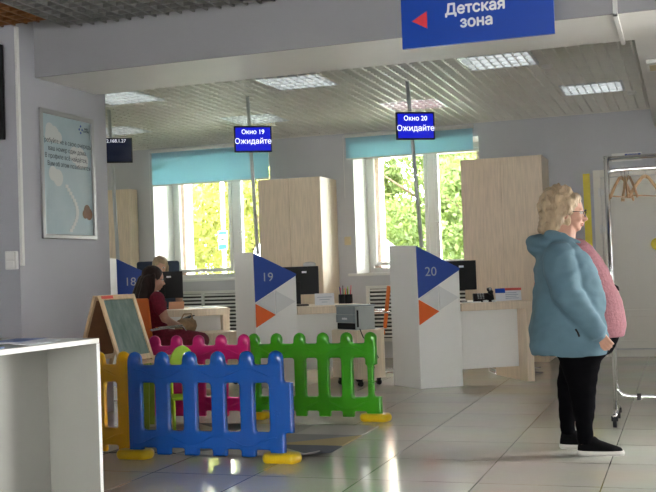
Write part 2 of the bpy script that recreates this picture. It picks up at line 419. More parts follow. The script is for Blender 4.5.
# grid ceilings
P = .1075
LAMPS = [(-3.80, 9.08, 'A'), (-5.69, 9.0, 'A'), (-6.94, 11.03, 'D'), (-5.10, 11.08, 'D'), (-3.14, 11.05, 'E'), (-1.84, 9.03, 'A'), (-1.175, 11.0, 'A')]
def in_lamp(x, y):
    return any(lx - .01 < x < lx + .655 and ly - .01 < y < ly + .655 for lx, ly, _ in LAMPS)
def grid(x0, x1, y0, y1, z, h, m, name, label, lamps=True):
    b = MB(); nx = int((x1 - x0) / P); ny = int((y1 - y0) / P); t = .005
    for along in (0, 1):
        for i in range((nx if along == 0 else ny) + 1):
            c = (x0 if along == 0 else y0) + i * P
            lo, hi = (y0, y1) if along == 0 else (x0, x1)
            cuts = [lo]
            if lamps:
                for lx, ly, _ in sorted(LAMPS, key=lambda q: q[1] if along == 0 else q[0]):
                    if along == 0 and lx - .004 < c < lx + .65: cuts += [ly - .002, ly + .648]
                    if along == 1 and ly - .004 < c < ly + .65: cuts += [lx - .002, lx + .648]
            cuts.append(hi)
            for k in range(0, len(cuts), 2):
                if cuts[k + 1] - cuts[k] > .02:
                    hh = h if along == 0 else h * .985
                    if along == 0: b.box(c - t * 1.5, c + t * 1.5, cuts[k], cuts[k + 1], z, z + hh)
                    else: b.box(cuts[k], cuts[k + 1], c - t, c + t, z + .0007, z + hh)
    o = b.build(name, m); o['kind'] = 'structure'; return o
grid(-12.5, XR - .01, 7.9, 13.08, 3.0, .055, grid_m, 'ceiling_grid_far', '')
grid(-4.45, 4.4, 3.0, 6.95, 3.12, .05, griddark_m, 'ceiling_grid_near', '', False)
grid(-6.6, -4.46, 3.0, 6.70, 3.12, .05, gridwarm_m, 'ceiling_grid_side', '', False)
struct('trim_5', MB().box(-8.6, XR, 13.06, 13.099, 2.985, 3.01), grid_m)
names = {'A': lampA_m, 'D': lampoff_m, 'E': lamppink_m}
LL = ['square louvred ceiling light left of the display for window 19, nearer row', 'square louvred ceiling light half hidden by the left wall corner, nearer row',
      'square louvred ceiling light above the dark numbered display, far row', 'square louvred ceiling light directly behind the pole of display 19',
      'square louvred ceiling light with a pink reflection painted in, behind the pole of display 20', 'square louvred ceiling light just below the blue hanging sign',
      'square louvred ceiling light above the tall cupboard and standing woman, furthest right']
for (lx, ly, k), lab in zip(LAMPS, LL):
    t = thing('ceiling_light', lab, 'ceiling light', (lx + .3225, ly + .3225, 3.0), 0, 'square louvred ceiling lights')
    f = MB(); s_ = .32
    for a in ((-s_, -s_ + .02, -s_, s_), (s_ - .02, s_, -s_, s_), (-s_ + .02, s_ - .02, -s_, -s_ + .02), (-s_ + .02, s_ - .02, s_ - .02, s_)): f.box(*a, 0, .08)
    f.build('frame', louver_m, t)
    lv = MB()
    for i in range(1, 4): lv.box(-s_ + .02, s_ - .02, -s_ + i * .16 - .011, -s_ + i * .16 + .011, .0, .05)
    for i in range(1, 8): lv.box(-s_ + i * .08 - .007, -s_ + i * .08 + .007, -s_ + .02, s_ - .02, .004, .045)
    lv.build('louver', louver_m, t)
    MB().box(-s_ + .01, s_ - .01, -s_ + .01, s_ - .01, .08, .09).build('reflector', names[k] if k != 'A' else lampoff_m, t)
    l = bpy.data.lights.new('lamp_light', 'AREA'); l.shape = 'SQUARE'; l.size = .58; l.energy = {'A': .7, 'D': .5, 'E': .6}[k]; l.color = (1, .985, .95) if k != 'E' else (1, .5, .58)  # pink light stands in for the reddish reflection in one fitting
    o = bpy.data.objects.new('lamp_light', l); C.objects.link(o); o.parent = t; o.location = (0, 0, .052)
    for i in range(4):
        y = -.24 + .16 * i
        MB().tube([(-.29, y, .062), (.29, y, .062)], .012, 8).build('tube', lampA_m if k == 'A' else names[k], t, smooth=True)
for lx, ly, lab in ((-1.13, 9.72, 'small round detector beside the light under the blue sign'), (-.47, 11.72, 'small round detector beside the rightmost ceiling light')):
    t = MB(); t.lathe([(.03, -.035), (.05, -.02), (.05, .0)], (lx, ly, 3.0), 16)
    tag(t.build('smoke_detector', whitep_m, smooth=True), lab, 'detector', 'ceiling detectors')

# radiator grilles under the windows
for i, (x0, x1) in enumerate(((-7.2, -5.3), (-3.98, -2.6))):
    t = thing('radiator_cover', ('white slatted radiator cover under the left window', 'white slatted radiator cover under the window behind counter 20')[i], 'radiator cover', ((x0 + x1) / 2, YB - .03, .22), 0, 'slatted radiator covers')
    hx = (x1 - x0) / 2; f = MB()
    for a in (-hx, hx - .045): f.box(a, a + .045, -.02, .03, 0, .73)
    if i == 0: f.box(.0 - .12, .03 - .12, -.02, .03, 0, .73)
    f.box(-hx, hx, -.02, .03, .69, .73); f.box(-hx, hx, -.02, .03, 0, .04); f.build('cover_frame', whitep_m, t, .003)
    s = MB(); rt = Matrix.Rotation(R(40), 3, 'X')
    for k in range(13): s.obox((0, 0, .07 + k * .05), 2 * hx - .08, .034, .006, rt)
    s.build('slats', whitep_m, t)
    MB().box(-hx + .04, hx - .04, .022, .028, .03, .7).build('backing', slab_m, t)
tag(MB().box(-4.26, -4.17, YB - .02, YB - .001, 1.50, 1.61).box(-4.245, -4.185, YB - .026, YB - .019, 1.56, 1.595).build('wall_socket', beige_m, bevel=.004),
    'cream wall socket box between the tall cupboard and the window', 'socket')

# door area at the right
d = bpy.data.objects.new('door_1', None); C.objects.link(d); d['kind'] = 'structure'; d.location = (0, YB, 0)
f = MB(); f.box(-1.02, -.93, -.07, -.002, 0, 2.28); f.box(.03, .12, -.07, -.002, 0, 2.28); f.box(-.93, .03, -.07, -.002, 2.19, 2.28); f.build('door_frame', door_m, d, .006)
f = MB(); x0, x1 = -.925, .025
f.box(x0, x0 + .11, -.06, -.01, .1, 2.18); f.box(x1 - .11, x1, -.06, -.01, .1, 2.18)
for z0, z1 in ((.1, .2), (.48, .57), (2.08, 2.18)): f.box(x0 + .11, x1 - .11, -.06, -.01, z0, z1)
lf = f.build('door_leaf', door_m, d, .006)
MB().box(x0 + .11, x1 - .11, -.04, -.02, .2, .48).box(x0 + .11, x1 - .11, -.04, -.02, .57, 2.08).build('door_panel', door_m, lf)
for z in (1.5, 1.95): MB().tube([(x0 - .02, -.075, z), (x0 - .02, -.075, z + .11)], .014, 10).box(x0 - .04, x0 + .03, -.075, -.058, z + .02, z + .09).build('hinge', whitep_m, lf)
struct('baseboard_back', MB().box(-1.6, 1.6, YB - .03, YB - .001, 0, .085), door_m)
tag(MB().box(-1.145, -1.06, YB - .012, YB - .002, .80, 2.25).build('marking_strip', yellow_m), 'yellow vertical strip on the wall along the white door frame', 'marking strip')
tag(MB().prism(circ(-.30, 1.35, .075, 28), (0, YB - .064, 0), (1, 0, 0), (0, 0, 1), (0, 1, 0), .002).build('round_sticker', yellow_m), 'round yellow sticker on the white door', 'sticker')
t = thing('door_plate', 'narrow white plate with a dark blue band above the white door', 'sign', (-.615, YB - .01, 2.425))
MB().box(-.175, .175, -.004, .004, -.05, .05).build('plate', white_m, t); MB().box(-.02, .165, -.006, -.003, .0, .035).build('band', blue_m, t)
text('lettering', 'ВЫХОД', .034, white_txt_m, t, (.07, -.008, .017), (PI / 2, 0, 0))

# ------------------------------------------------------------------ left side: poster, TV, conduit, counter
t = thing('framed_poster', 'pale blue poster in a silver snap frame on the left wall', 'poster', (-4.8, 7.405, 1.525))
T = t
pm = MB(); hy, H = .365, .985
pm.box(0, .006, -hy, hy, 0, H); pm.build('poster_sheet', poster_m, T)
f = MB(); c = .03
f.box(0, .022, -hy - c, -hy + .01, 0, H); f.box(0, .022, hy - .01, hy + c, 0, H); f.box(0, .022, -hy - c, hy + c, -c, .01); f.box(0, .022, -hy - c, hy + c, H - .01, H + c)
f.build('frame', alum_m, T, .008, segs=3)
def blob(cs, name, m, x=.0065):
    b = MB()
    for q, (y, z, r) in enumerate(cs): b.prism(circ(y, z, r, 20), (x + q * .0001, 0, 0), (0, 1, 0), (0, 0, 1), (1, 0, 0), .001)
    return b.build(name, m, T)
blob([(-.25, .85, .06), (-.19, .82, .07), (-.13, .80, .05), (-.27, .80, .05)], 'cloud', cloud_m)
blob([(.10, .68, .07), (.18, .66, .09), (.25, .64, .06)], 'cloud', cloud_m)
blob([(-.22, .50, .06), (-.15, .47, .07)], 'cloud', cloud_m)
blob([(.27, .22, .05), (.30, .19, .05), (.24, .19, .04)], 'brown_bush', brown_m)
b = MB()
for k in range(14):
    z = .03 + k * .028; y = .02 + .10 * math.sin(k * .28)
    b.prism([(y - .022, z), (y + .022, z), (y + .024, z + .029), (y - .020, z + .029)], (.0068, 0, 0), (0, 1, 0), (0, 0, 1), (1, 0, 0), .0008)
b.build('pale_path', cloud_m, T)
rp = (PI / 2, 0, PI / 2)
for k, (l, y) in enumerate((('Требуйте не в свою очередь,', .0), ('ваш номер один дома.', .0), ('В профиле всё найдётся,', -.02), ('Вам об этом позаботятся', .02))):
    text('lettering', l, .054, dark_txt_m, T, (.0085, y, .765 - k * .062), rp, ext=.0004, sx=.95)
text('lettering', 'МОИ\nДОКУМ.', .022, dark_txt_m, T, (.0085, .285, .905), rp, ext=.0004)
b = MB()
for k in range(4):
    a = k * PI / 2; cc = (.205 + .022 * math.cos(a), .905 + .028 * math.sin(a))
    b.prism([(cc[0] - .012, cc[1]), (cc[0], cc[1] - .012), (cc[0] + .012, cc[1]), (cc[0], cc[1] + .012)], (.0068, 0, 0), (0, 1, 0), (0, 0, 1), (1, 0, 0), .001)
b.build('emblem', blue_m, T)

t = thing('wall_screen', 'black screen on the wall at the far left edge', 'television', (-5.42, 6.72, 2.25))
MB().box(-.55, .545, -.075, -.03, 0, .73).build('bezel', black_m, t, .006); MB().box(-.53, .525, -.078, -.074, .02, .71).build('screen_glass', dscreen_m, t)
MB().box(-.1, .1, -.03, 0, .25, .5).build('bracket', steel_m, t)
cd = MB(); cd.box(-4.799, -4.775, 6.655, 6.695, 1.27, 3.12)
cd = MB(); cd.box(-4.80, -4.775, 6.722, 6.752, 1.28, 3.12)
tag(cd.build('wall_conduit', whitep_m, bevel=.003), 'white vertical cable trunking down the corner of the left wall', 'conduit')
t = thing('double_socket', 'white double socket at the lower end of the wall trunking', 'socket', (-4.86, 6.72, 1.255))
MB().box(-.05, .05, -.035, 0, 0, .14).build('housing', whitep_m, t, .005)
for z in (.012, .076): MB().box(-.035, .035, -.042, -.034, z, z + .052).build('socket_plate', white_m, t, .004)

t = thing('service_counter', 'white service counter with an open knee space, nearest at lower left', 'counter', (-2.6, 4.235, 0), 0)
MB().prism([(0, 0), (-.05, -.68), (-.15, -2.1), (-.80, -2.1), (-.66, .14)], (0, 0, .857), (1, 0, 0), (0, 1, 0), (0, 0, 1), .023).build('counter_top', white_m, t, .002)
MB().prism([(0, -.004), (-.0, -.026), (-.66, .114), (-.66, .138)], (0, 0, 0), (1, 0, 0), (0, 1, 0), (0, 0, 1), .856).build('end_panel', shadeside_m, t, .002)
MB().prism([(.003, -.004), (.003, -.028), (0, -.027), (0, -.004)], (0, 0, 0), (1, 0, 0), (0, 1, 0), (0, 0, 1), .856).build('edge_band', white_m, t)
MB().prism([(-.31, .036), (-.33, .04), (-.50, -2.1), (-.48, -2.1)], (0, 0, 0), (1, 0, 0), (0, 1, 0), (0, 0, 1), .856).build('back_panel', shadeside_m, t)
MB().box(-.78, -.16, -2.1, -2.08, 0, .856).build('end_panel', white_m, t)
br = thing('brochure', 'open brochure with blue pictures lying on the white counter', 'brochure', (-2.88, 3.86, .881), R(8))
b = MB(); b.M = Matrix.Rotation(0, 4, 'Z')
pts = [(-.22, 0.0), (-.12, .012), (0, .003), (.12, .014), (.22, .002)]
for i in range(4):
    (a, za), (c_, zc) = pts[i], pts[i + 1]
    b.add([(a, -.15, za), (c_, -.15, zc), (c_, .15, zc), (a, .15, za), (a, -.15, za + .003), (c_, -.15, zc + .003), (c_, .15, zc + .003), (a, .15, za + .003)],
          [(0, 3, 2, 1), (4, 5, 6, 7), (0, 1, 5, 4), (3, 7, 6, 2), (0, 4, 7, 3), (1, 2, 6, 5)])
b.build('pages', paper_m, br)
MB().box(.02, .17, -.13, .13, .0175, .0185).build('picture', bluepaper_m, br)
tag(MB().obox((-2.80, 3.50, .884), .30, .22, .006, Matrix.Rotation(R(20), 3, 'Z')).build('leaflet', bluepaper_m), 'blue printed leaflet on the white counter at the left edge', 'leaflet')
tag(MB().obox((-3.05, 3.62, .894), .10, .06, .025, Matrix.Rotation(R(20), 3, 'Z')).build('stamp_pad', blue_m, bevel=.004), 'small dark blue box on the white counter', 'box')

# hanging sign
t = thing('hanging_sign', 'large blue hanging sign with a red arrow and white words', 'sign', (-1.167, 6.4, 2.553))
MB().box(-.478, .478, -.015, .015, 0, .42).build('sign_board', sign_m, t, .002)
for x in (-.3, .3): MB().tube([(x, 0, .42), (x, 0, .6)], .004, 6).build('hanger_wire', steel_m, t)
MB().prism([(-.41, .17), (-.31, .225), (-.31, .115)], (0, -.0175, 0), (1, 0, 0), (0, 0, 1), (0, 1, 0), .003).build('arrow', red_m, t)
text('lettering', 'Детская', .094, white_txt_m, t, (-.004, -.0165, .216), (PI / 2, 0, 0), off=.003)
text('lettering', 'зона', .094, white_txt_m, t, (.003, -.0165, .127), (PI / 2, 0, 0), off=.003)

# ------------------------------------------------------------------ tall cupboards
def cupboard(x0, x1, y0, h, lab, hand=False):
    y1 = YB - .02; t = thing('cupboard', lab, 'cupboard', ((x0 + x1) / 2, (y0 + y1) / 2, 0), 0, 'tall oak cupboards')
    hx, hy = (x1 - x0) / 2, (y1 - y0) / 2
    MB().box(-hx, hx, -hy + .02, hy, .0, h).build('carcass', wood_m, t, .003)
    for a, c_ in ((-hx, -.002), (.002, hx)): MB().box(a + .001, c_ - .001, -hy, -hy + .019, .06, h - .002).build('door', wood_m, t, .002)
    return t
cupboard(-2.53, -1.555, 12.42, 2.455, 'tall pale oak cupboard right of the window, behind desk 20')
cupboard(-5.20, -4.345, 12.42, 2.375, 'tall pale oak cupboard between the two windows')
cupboard(-8.12, -7.34, 12.85, 2.42, 'tall pale oak cupboard by the left wall corner, behind counter 18')

# ------------------------------------------------------------------ work stations
U = R(33); uu = Vector((math.cos(U), math.sin(U), 0)); vv = Vector((-math.sin(U), math.cos(U), 0))
MX = {18: -5.72, 19: -4.14, 20: -2.44}
def st(n, u, v, z=0): return Vector((MX[n], 9.70, 0)) + uu * u + vv * v + Vector((0, 0, z))
FP = [(-.36, .33), (0, 0), (.36, .255), (0, .585)]; FZ = [1.395, 1.375, 1.146, 1.165]
for n in (18, 19, 20):
    t = thing('counter_pillar', {18: 'white counter pillar with blue triangle numbered 18, half hidden by the left wall', 19: 'white counter pillar with blue triangle numbered 19', 20: 'white counter pillar with blue triangle numbered 20'}[n],
              'counter pillar', (MX[n], 9.70, 0), 0, 'numbered counter pillars')
    v = [(x, y, 0) for x, y in FP] + [(x, y, z) for (x, y), z in zip(FP, FZ)]
    MB().add(v, [(3, 2, 1, 0), (4, 5, 6, 7), (0, 1, 5, 4), (1, 2, 6, 5), (2, 3, 7, 6), (3, 0, 4, 7)]).build('pillar_body', white_m, t, .003)
    r = Vector((.36, .255, 0)).normalized(); nn = Vector((r.y, -r.x, 0)); L = .441
    def pan(poly, name, m, th=.014): return MB().prism(poly, (0, 0, 0), r, (0, 0, 1), nn, th).build(name, m, t, .0015)
    pan([(.0, 1.372), (.005, .868), (L, 1.128), (L, 1.146)], 'blue_triangle', blue_m)
    pan([(.008, .855), (.008, .612), (.215, .735)], 'orange_triangle', orange_m)
    pan([(.012, .862), (.208, .745), (.208, .978)], 'white_triangle', tri_m)
    pan([(.218, .745), (.218, .983), (.425, .862)], 'white_triangle', tri_m)
    ang = math.atan2(r.y, r.x)
    p = nn * .0155 + r * .14
    text('number', str(n), .125, num_m, t, (p.x, p.y, 1.118), (PI / 2, 0, ang), off=0)
    # display pole
    px = {18: -.125, 19: -.06, 20: -.045}[n]
    t = thing('queue_display', {18: 'dark screen with small white digits on a pole above counter 18', 19: 'blue screen reading Окно 19 on a pole above counter 19', 20: 'blue screen reading Окно 20 on a pole above counter 20'}[n],
              'display', (MX[n] + px, 9.90, 0), 0, 'queue displays on poles')
    x0 = .055 if n == 20 else .03
    MB().tube([(x0, 0, 1.36), (-.03, 0, 3.03)], .019, 14).build('pole', pole_m, t, smooth=True)
    dp = bpy.data.objects.new('screen_housing', None)
    zc = 2.55; w2, h2 = .195, .135; wy = R(31); q = Vector((math.cos(wy), math.sin(wy), 0)); qn = Vector((q.y, -q.x, 0)); tilt = 0
    cx = {18: .02, 19: 0.01, 20: .02}[n]
    rot = Matrix.Rotation(wy, 3, 'Z'); cen = Vector((cx, 0, zc)) + qn * .05
    b = MB(); b.obox(cen, w2 * 2, .03, h2 * 2, rot); b.obox(cen - qn * .03, .1, .05, .1, rot); hs = b.build('housing', black_m, t, .003)
    MB().obox(cen + qn * .0155, w2 * 2 - .03, .002, h2 * 2 - .032, rot).build('screen', screen_m if n != 18 else dscreen_m, t)
    fp = cen + qn * .0172
    if n == 18:
        p = fp + q * .0; text('lettering', '192.168.1.27', .05, txt_m, t, (p.x, p.y, p.z + .1), (PI / 2, 0, wy), ext=.0003)
    else:
        text('lettering', 'Окно %d' % n, .064, txt_m, t, (fp.x, fp.y, fp.z + .072), (PI / 2, 0, wy), ext=.0003, off=.0009)
        text('lettering', 'Ожидайте', .078, txt_m, t, (fp.x, fp.y, fp.z - .025), (PI / 2, 0, wy), ext=.0003, off=.0009)
    # desk
    t = thing('desk', {18: 'pale oak desk beside counter 18, in front of the seated woman', 19: 'pale oak desk beside counter 19, with the grey machine', 20: 'pale oak desk beside counter 20, behind the standing woman'}[n],
              'desk', (MX[n], 9.70, 0), U, 'oak desks beside the counters')
    MB().box(.447, 1.2, .0, .86, .725, .8).build('desk_top', wood_m, t, .003)
    MB().box(1.125, 1.198, .02, .82, 0, .724).build('leg_panel', wood_m, t, .003)
    MB().box(.45, 1.124, .22, .238, .14, .724).build('modesty_panel', white_m, t)
    MB().box(.45, .49, .5, .84, 0, .724).build('leg_panel', wood_m, t, .003)
    # monitor
    p = st(n, {18: .52, 19: .56, 20: .57}[n], .50, .8)
    t = thing('monitor', {18: 'black monitor in front of the blond operator at desk 18', 19: 'black monitor on the desk beside counter 19', 20: 'black monitor half hidden behind counter pillar 20'}[n], 'monitor', p, R(25), 'desk monitors')
    MB().box(-.23, .23, -.02, .02, .12, .42).build('monitor_case', black_m, t, .006)
    MB().box(-.22, .22, .0195, .022, .13, .41).build('screen', dscreen_m, t)
    MB().box(-.03, .03, -.035, -.02, .02, .26).build('stand', black_m, t, .004); MB().box(-.11, .11, -.09, .09, 0, .015).build('stand_base', black_m, t, .006)
    MB().box(.05, .10, -.0215, -.019, .35, .37).build('badge', paper_m, t)
    # pedestal
    if n != 20:
        dx = MX[n] - MX[19]
        t = thing('pedestal_cabinet', {18: 'low rolling oak cabinet beside the desk at counter 18', 19: 'low rolling oak cabinet carrying the grey machine'}[n], 'cabinet', (-3.45 + dx, 10.06, 0), R(-36), 'rolling cabinets')
        MB().box(0, .44, .018, .34, .075, .56).build('cabinet_body', wood_m, t, .003)
        for z in (.08, .24, .40): MB().box(.003, .437, 0, .017, z, z + .155).build('drawer', wood_m, t, .002)
        for x in (.05, .39):
            for y in (.06, .29):
                MB().tube([(x - .014, y, .026), (x + .014, y, .026)], .026, 14).box(x - .02, x + .02, y - .012, y + .012, .04, .075).build('caster', black_m, t)
# things on desk 19
t = thing('printer', 'grey printer standing on the rolling cabinet beside desk 19', 'printer', (-3.40, 10.04, .561), R(-36))
MB().box(.02, .33, .02, .26, 0, .235).build('printer_body', lgrey_m, t, .006)
MB().box(.025, .325, -.005, .02, .075, .155).build('front_flap', grey_m, t, .004)
MB().box(.025, .325, .0, .02, .157, .232).build('front_flap', grey_m, t, .004)
MB().box(.03, .32, .008, .019, .008, .07).build('paper_slot', black_m, t)
MB().box(.015, .335, -.005, .27, .236, .25).build('printer_lid', grey_m, t, .004)
MB().box(.333, .337, .03, .05, .03, .20).build('side_slot', black_m, t)
b = MB()
for k in range(7): b.box(.13 + k * .013, .139 + k * .013, -.0065, -.0045, .105, .120 + .006 * (k % 2))
b.build('maker_mark', paper_m, t)
cb = [(-2.98, 10.03, .60), (-2.93, 10.0, .50), (-2.90, 9.98, .38), (-2.93, 9.96, .30), (-2.99, 9.93, .30), (-3.04, 9.9, .38)]
cb = [(-3.06, 9.79, .58), (-3.03, 9.79, .50), (-2.97, 9.80, .42), (-2.93, 9.84, .35), (-2.90, 9.86, .29), (-2.95, 9.84, .26), (-3.01, 9.80, .28), (-3.06, 9.77, .36)]
tag(MB().tube(cb, .005, 6).build('power_cable', rubber_m, smooth=True), 'black cable hanging down the side of the rolling cabinet', 'cable')
p = st(19, .70, .50, 1.222)
tag(MB().box(-.06, .06, -.03, .03, 0, .012).ell((0, 0, .02), .075, .04, .028, 16, 8).build('webcam', whitep_m, smooth=True), 'small white rounded device on top of the monitor at desk 19', 'webcam').location = p
p = st(19, .82, .36, .8)
t = thing('card_holder', 'white folded information card on the desk beside counter 19', 'card', p, R(20))
MB().prism([(-.005, 0), (.05, .125), (.055, .125), (.002, 0)], (-.105, 0, 0), (0, 1, 0), (0, 0, 1), (1, 0, 0), .21).build('card', paper_m, t)
MB().box(-.105, .105, -.005, .10, 0, .003).build('card_foot', paper_m, t)
b = MB()
for k in range(3): b.obox((0, .034 - k * .012 - .003, .085 - k * .026), .16 - .05 * k, .001, .006, Matrix.Rotation(R(-24), 3, 'X'))
b.build('lettering', num_m, t)
p = st(19, 1.10, .60, .8)
for k, (u_, v_, lab) in enumerate(((1.10, .66, 'black pen cup on desk 19, the one with an orange and green pen'), (1.15, .60, 'black pen cup on desk 19, the right one beside the printer'))):
    p = st(19, u_, v_, .8); t = thing('pen_cup', lab, 'pen cup', p, 0, 'pen cups on desk 19')
    MB().lathe([(.045, 0), (.045, .1), (.040, .1), (.040, .01)], (0, 0, 0), 20).build('cup', black_m, t)
    for j in range(5):
        a = j * 1.3 + k; mm = [orange_m, kidchair_m, red_m, blue_m, black_m][(j + 3 * k) % 5]
        pn = MB().tube([(.02 * math.cos(a), .02 * math.sin(a), .012), (.035 * math.cos(a), .035 * math.sin(a), .15 + .012 * j)], .0045, 8)
        tag(pn.build('pen', mm, smooth=True), 'pen in the black cup on desk 19', 'pen', 'pens in the black cups').location = p
# desk 18 bits
p = st(18, .86, .2, .8)
t = thing('document_holder', 'salmon coloured card leaning against the black monitor at desk 18', 'card', st(18, .66, .36, .8), R(20))
MB().prism([(0, 0), (.04, .08), (.043, .08), (.003, 0)], (-.09, 0, 0), (0, 1, 0), (0, 0, 1), (1, 0, 0), .17).build('card', mat('salmon_card', (.72, .36, .22), .6), t)
tag(MB().obox((0, 0, .002), .30, .21, .003).obox((.05, .03, .0055), .28, .2, .003, Matrix.Rotation(R(15), 3, 'Z')).build('paper_sheets', paper_m), 'loose white papers on desk 18 in front of the seated woman', 'papers')
o = bpy.data.objects['paper_sheets']; o.location = st(18, .95, .40, .8); o.rotation_euler = (0, 0, R(20))
# desk 20 bits
t = thing('desk_phone', 'black desk telephone beside the monitor at desk 20', 'telephone', st(20, .76, .20, .8), R(15))
MB().prism([(-.09, 0), (.09, 0), (.09, .085), (.03, .085), (-.09, .02)], (-.1, 0, 0), (0, 1, 0), (0, 0, 1), (1, 0, 0), .2).build('phone_body', black_m, t, .004)
MB().tube([(.055, -.08, .08), (.075, -.07, .10), (.078, 0, .112), (.075, .07, .125), (.055, .085, .115)], [.024, .02, .013, .02, .024], 10).build('handset', black_m, t, smooth=True)
b = MB()
for i in range(4):
    for j in range(3): b.box(-.06 + j * .025, -.045 + j * .025, -.06 + i * .025, -.045 + i * .025, .032 + i * .014, .042 + i * .014)
b.build('keys', lgrey_m, t)
tag(MB().tube([(0, 0, .006), (-.1, -.03, .006), (-.2, .02, .006)], .005, 6).ell((.05, -.02, .012), .03, .02, .012).ell((.13, -.01, .012), .025, .018, .012).build('computer_mouse', whitep_m, smooth=True), 'small white mouse with cable in front of the telephone', 'mouse').location = st(20, .68, .07, .8)
t = thing('leaflet_stand', 'blue and white leaflet in a small stand beside the telephone', 'leaflet', st(20, .955, .22, .8), R(18))
MB().prism([(0, 0), (.05, .125), (.053, .125), (.003, 0)], (-.05, 0, 0), (0, 1, 0), (0, 0, 1), (1, 0, 0), .1).build('leaflet', paper_m, t)
MB().prism([(.028, .080), (.0482, .125), (.049, .125), (.029, .080)], (-.05, -.001, .0), (0, 1, 0), (0, 0, 1), (1, 0, 0), .1).build('blue_header', sign_m, t)
MB().box(-.05, .05, 0, .06, 0, .004).build('stand_foot', paper_m, t)
t = thing('leaflet_box', 'box of white leaflets with a red top on desk 20', 'leaflets', st(20, 1.10, .28, .8), R(20))
MB().prism([(0, 0), (.02, .10), (.12, .10), (.12, 0)], (-.1, 0, 0), (0, 1, 0), (0, 0, 1), (1, 0, 0), .2).build('leaflets', paper_m, t, .002)
MB().box(-.102, .102, .012, .122, .101, .125).build('red_top', redpaper_m, t, .002)
b = MB()
for k in range(4): b.box(-.08, .07 - .02 * (k % 2), .001 + .004 * k, .003 + .0045 * k, .02 + .018 * k, .026 + .018 * k)
b.build('lettering', num_m, t)

# ------------------------------------------------------------------ chairs (face local +x)
def visitor_chair(label, loc, rz):
    t = thing('chair', label, 'chair', loc, rz, 'orange chairs')
    MB().box(-.22, .24, -.23, .23, .43, .48).build('seat', orangef_m, t, .018, segs=3)
    MB().prism([(-.24, .50), (-.205, .50), (-.265, .97), (-.30, .97)], (0, -.225, 0), (1, 0, 0), (0, 0, 1), (0, 1, 0), .45).build('backrest', orangef_m, t, .014, segs=3)
    for s in (-1, 1):
        y = .255 * s
        MB().tube([(-.30, y, .012), (-.05, y, .012), (.20, y, .012), (.26, y, .04), (.27, y, .12), (.25, y, .55), (.235, y, .64), (.18, y, .685), (.0, y, .69), (-.28, y, .68)], .011, 8).build('side_frame', chrome_m, t, smooth=True)
        MB().box(-.20, .16, y - .022, y + .022, .688, .705).build('armrest', chrome_m, t, .005)
    MB().tube([(-.25, -.255, .68), (-.25, .255, .68)], .010, 8).tube([(.1, -.255, .42), (.1, .255, .42)], .010, 8).tube([(-.15, -.255, .42), (-.15, .255, .42)], .010, 8).build('cross_bar', chrome_m, t, smooth=True)
    for y in (-.255, .255): MB().tube([(-.15, y, .42), (.258, y, .42)], .009, 8).build('seat_rail', chrome_m, t, smooth=True)
    return t
SV = (-4.79, 8.72, 0); SR = R(56)
visitor_chair('orange chair with chrome arms holding the woman in burgundy', (SV[0] - .01, SV[1] - .02, 0), R(80))
visitor_chair('orange chair seen edge-on between the printer and counter pillar 20', (-3.46, 11.28, 0), R(197))
visitor_chair('orange chair partly hidden behind the standing woman and desk 20', (-1.80, 11.30, 0), R(190))
oc = st(18, .58, 1.45)
t = thing('office_chair', 'dark high-backed office chair behind the blond operator', 'office chair', (oc.x, oc.y, 0), U + R(-90))
MB().box(-.30, -.22, -.26, .26, .62, 1.36).build('backrest', navy_m, t, .03, segs=3)
MB().box(-.24, .25, -.25, .25, .44, .52).build('seat', navy_m, t, .03, segs=3)
MB().tube([(0, 0, .1), (0, 0, .44)], .03, 12).box(-.27, -.23, -.04, .04, .40, .7).build('column', black_m, t)
for k in range(5):
    a = k * 2 * PI / 5
    MB().tube([(0, 0, .12), (.28 * math.cos(a), .28 * math.sin(a), .07)], .02, 8).ell((.28 * math.cos(a), .28 * math.sin(a), .03), .03, .03, .03).build('base_arm', black_m, t)

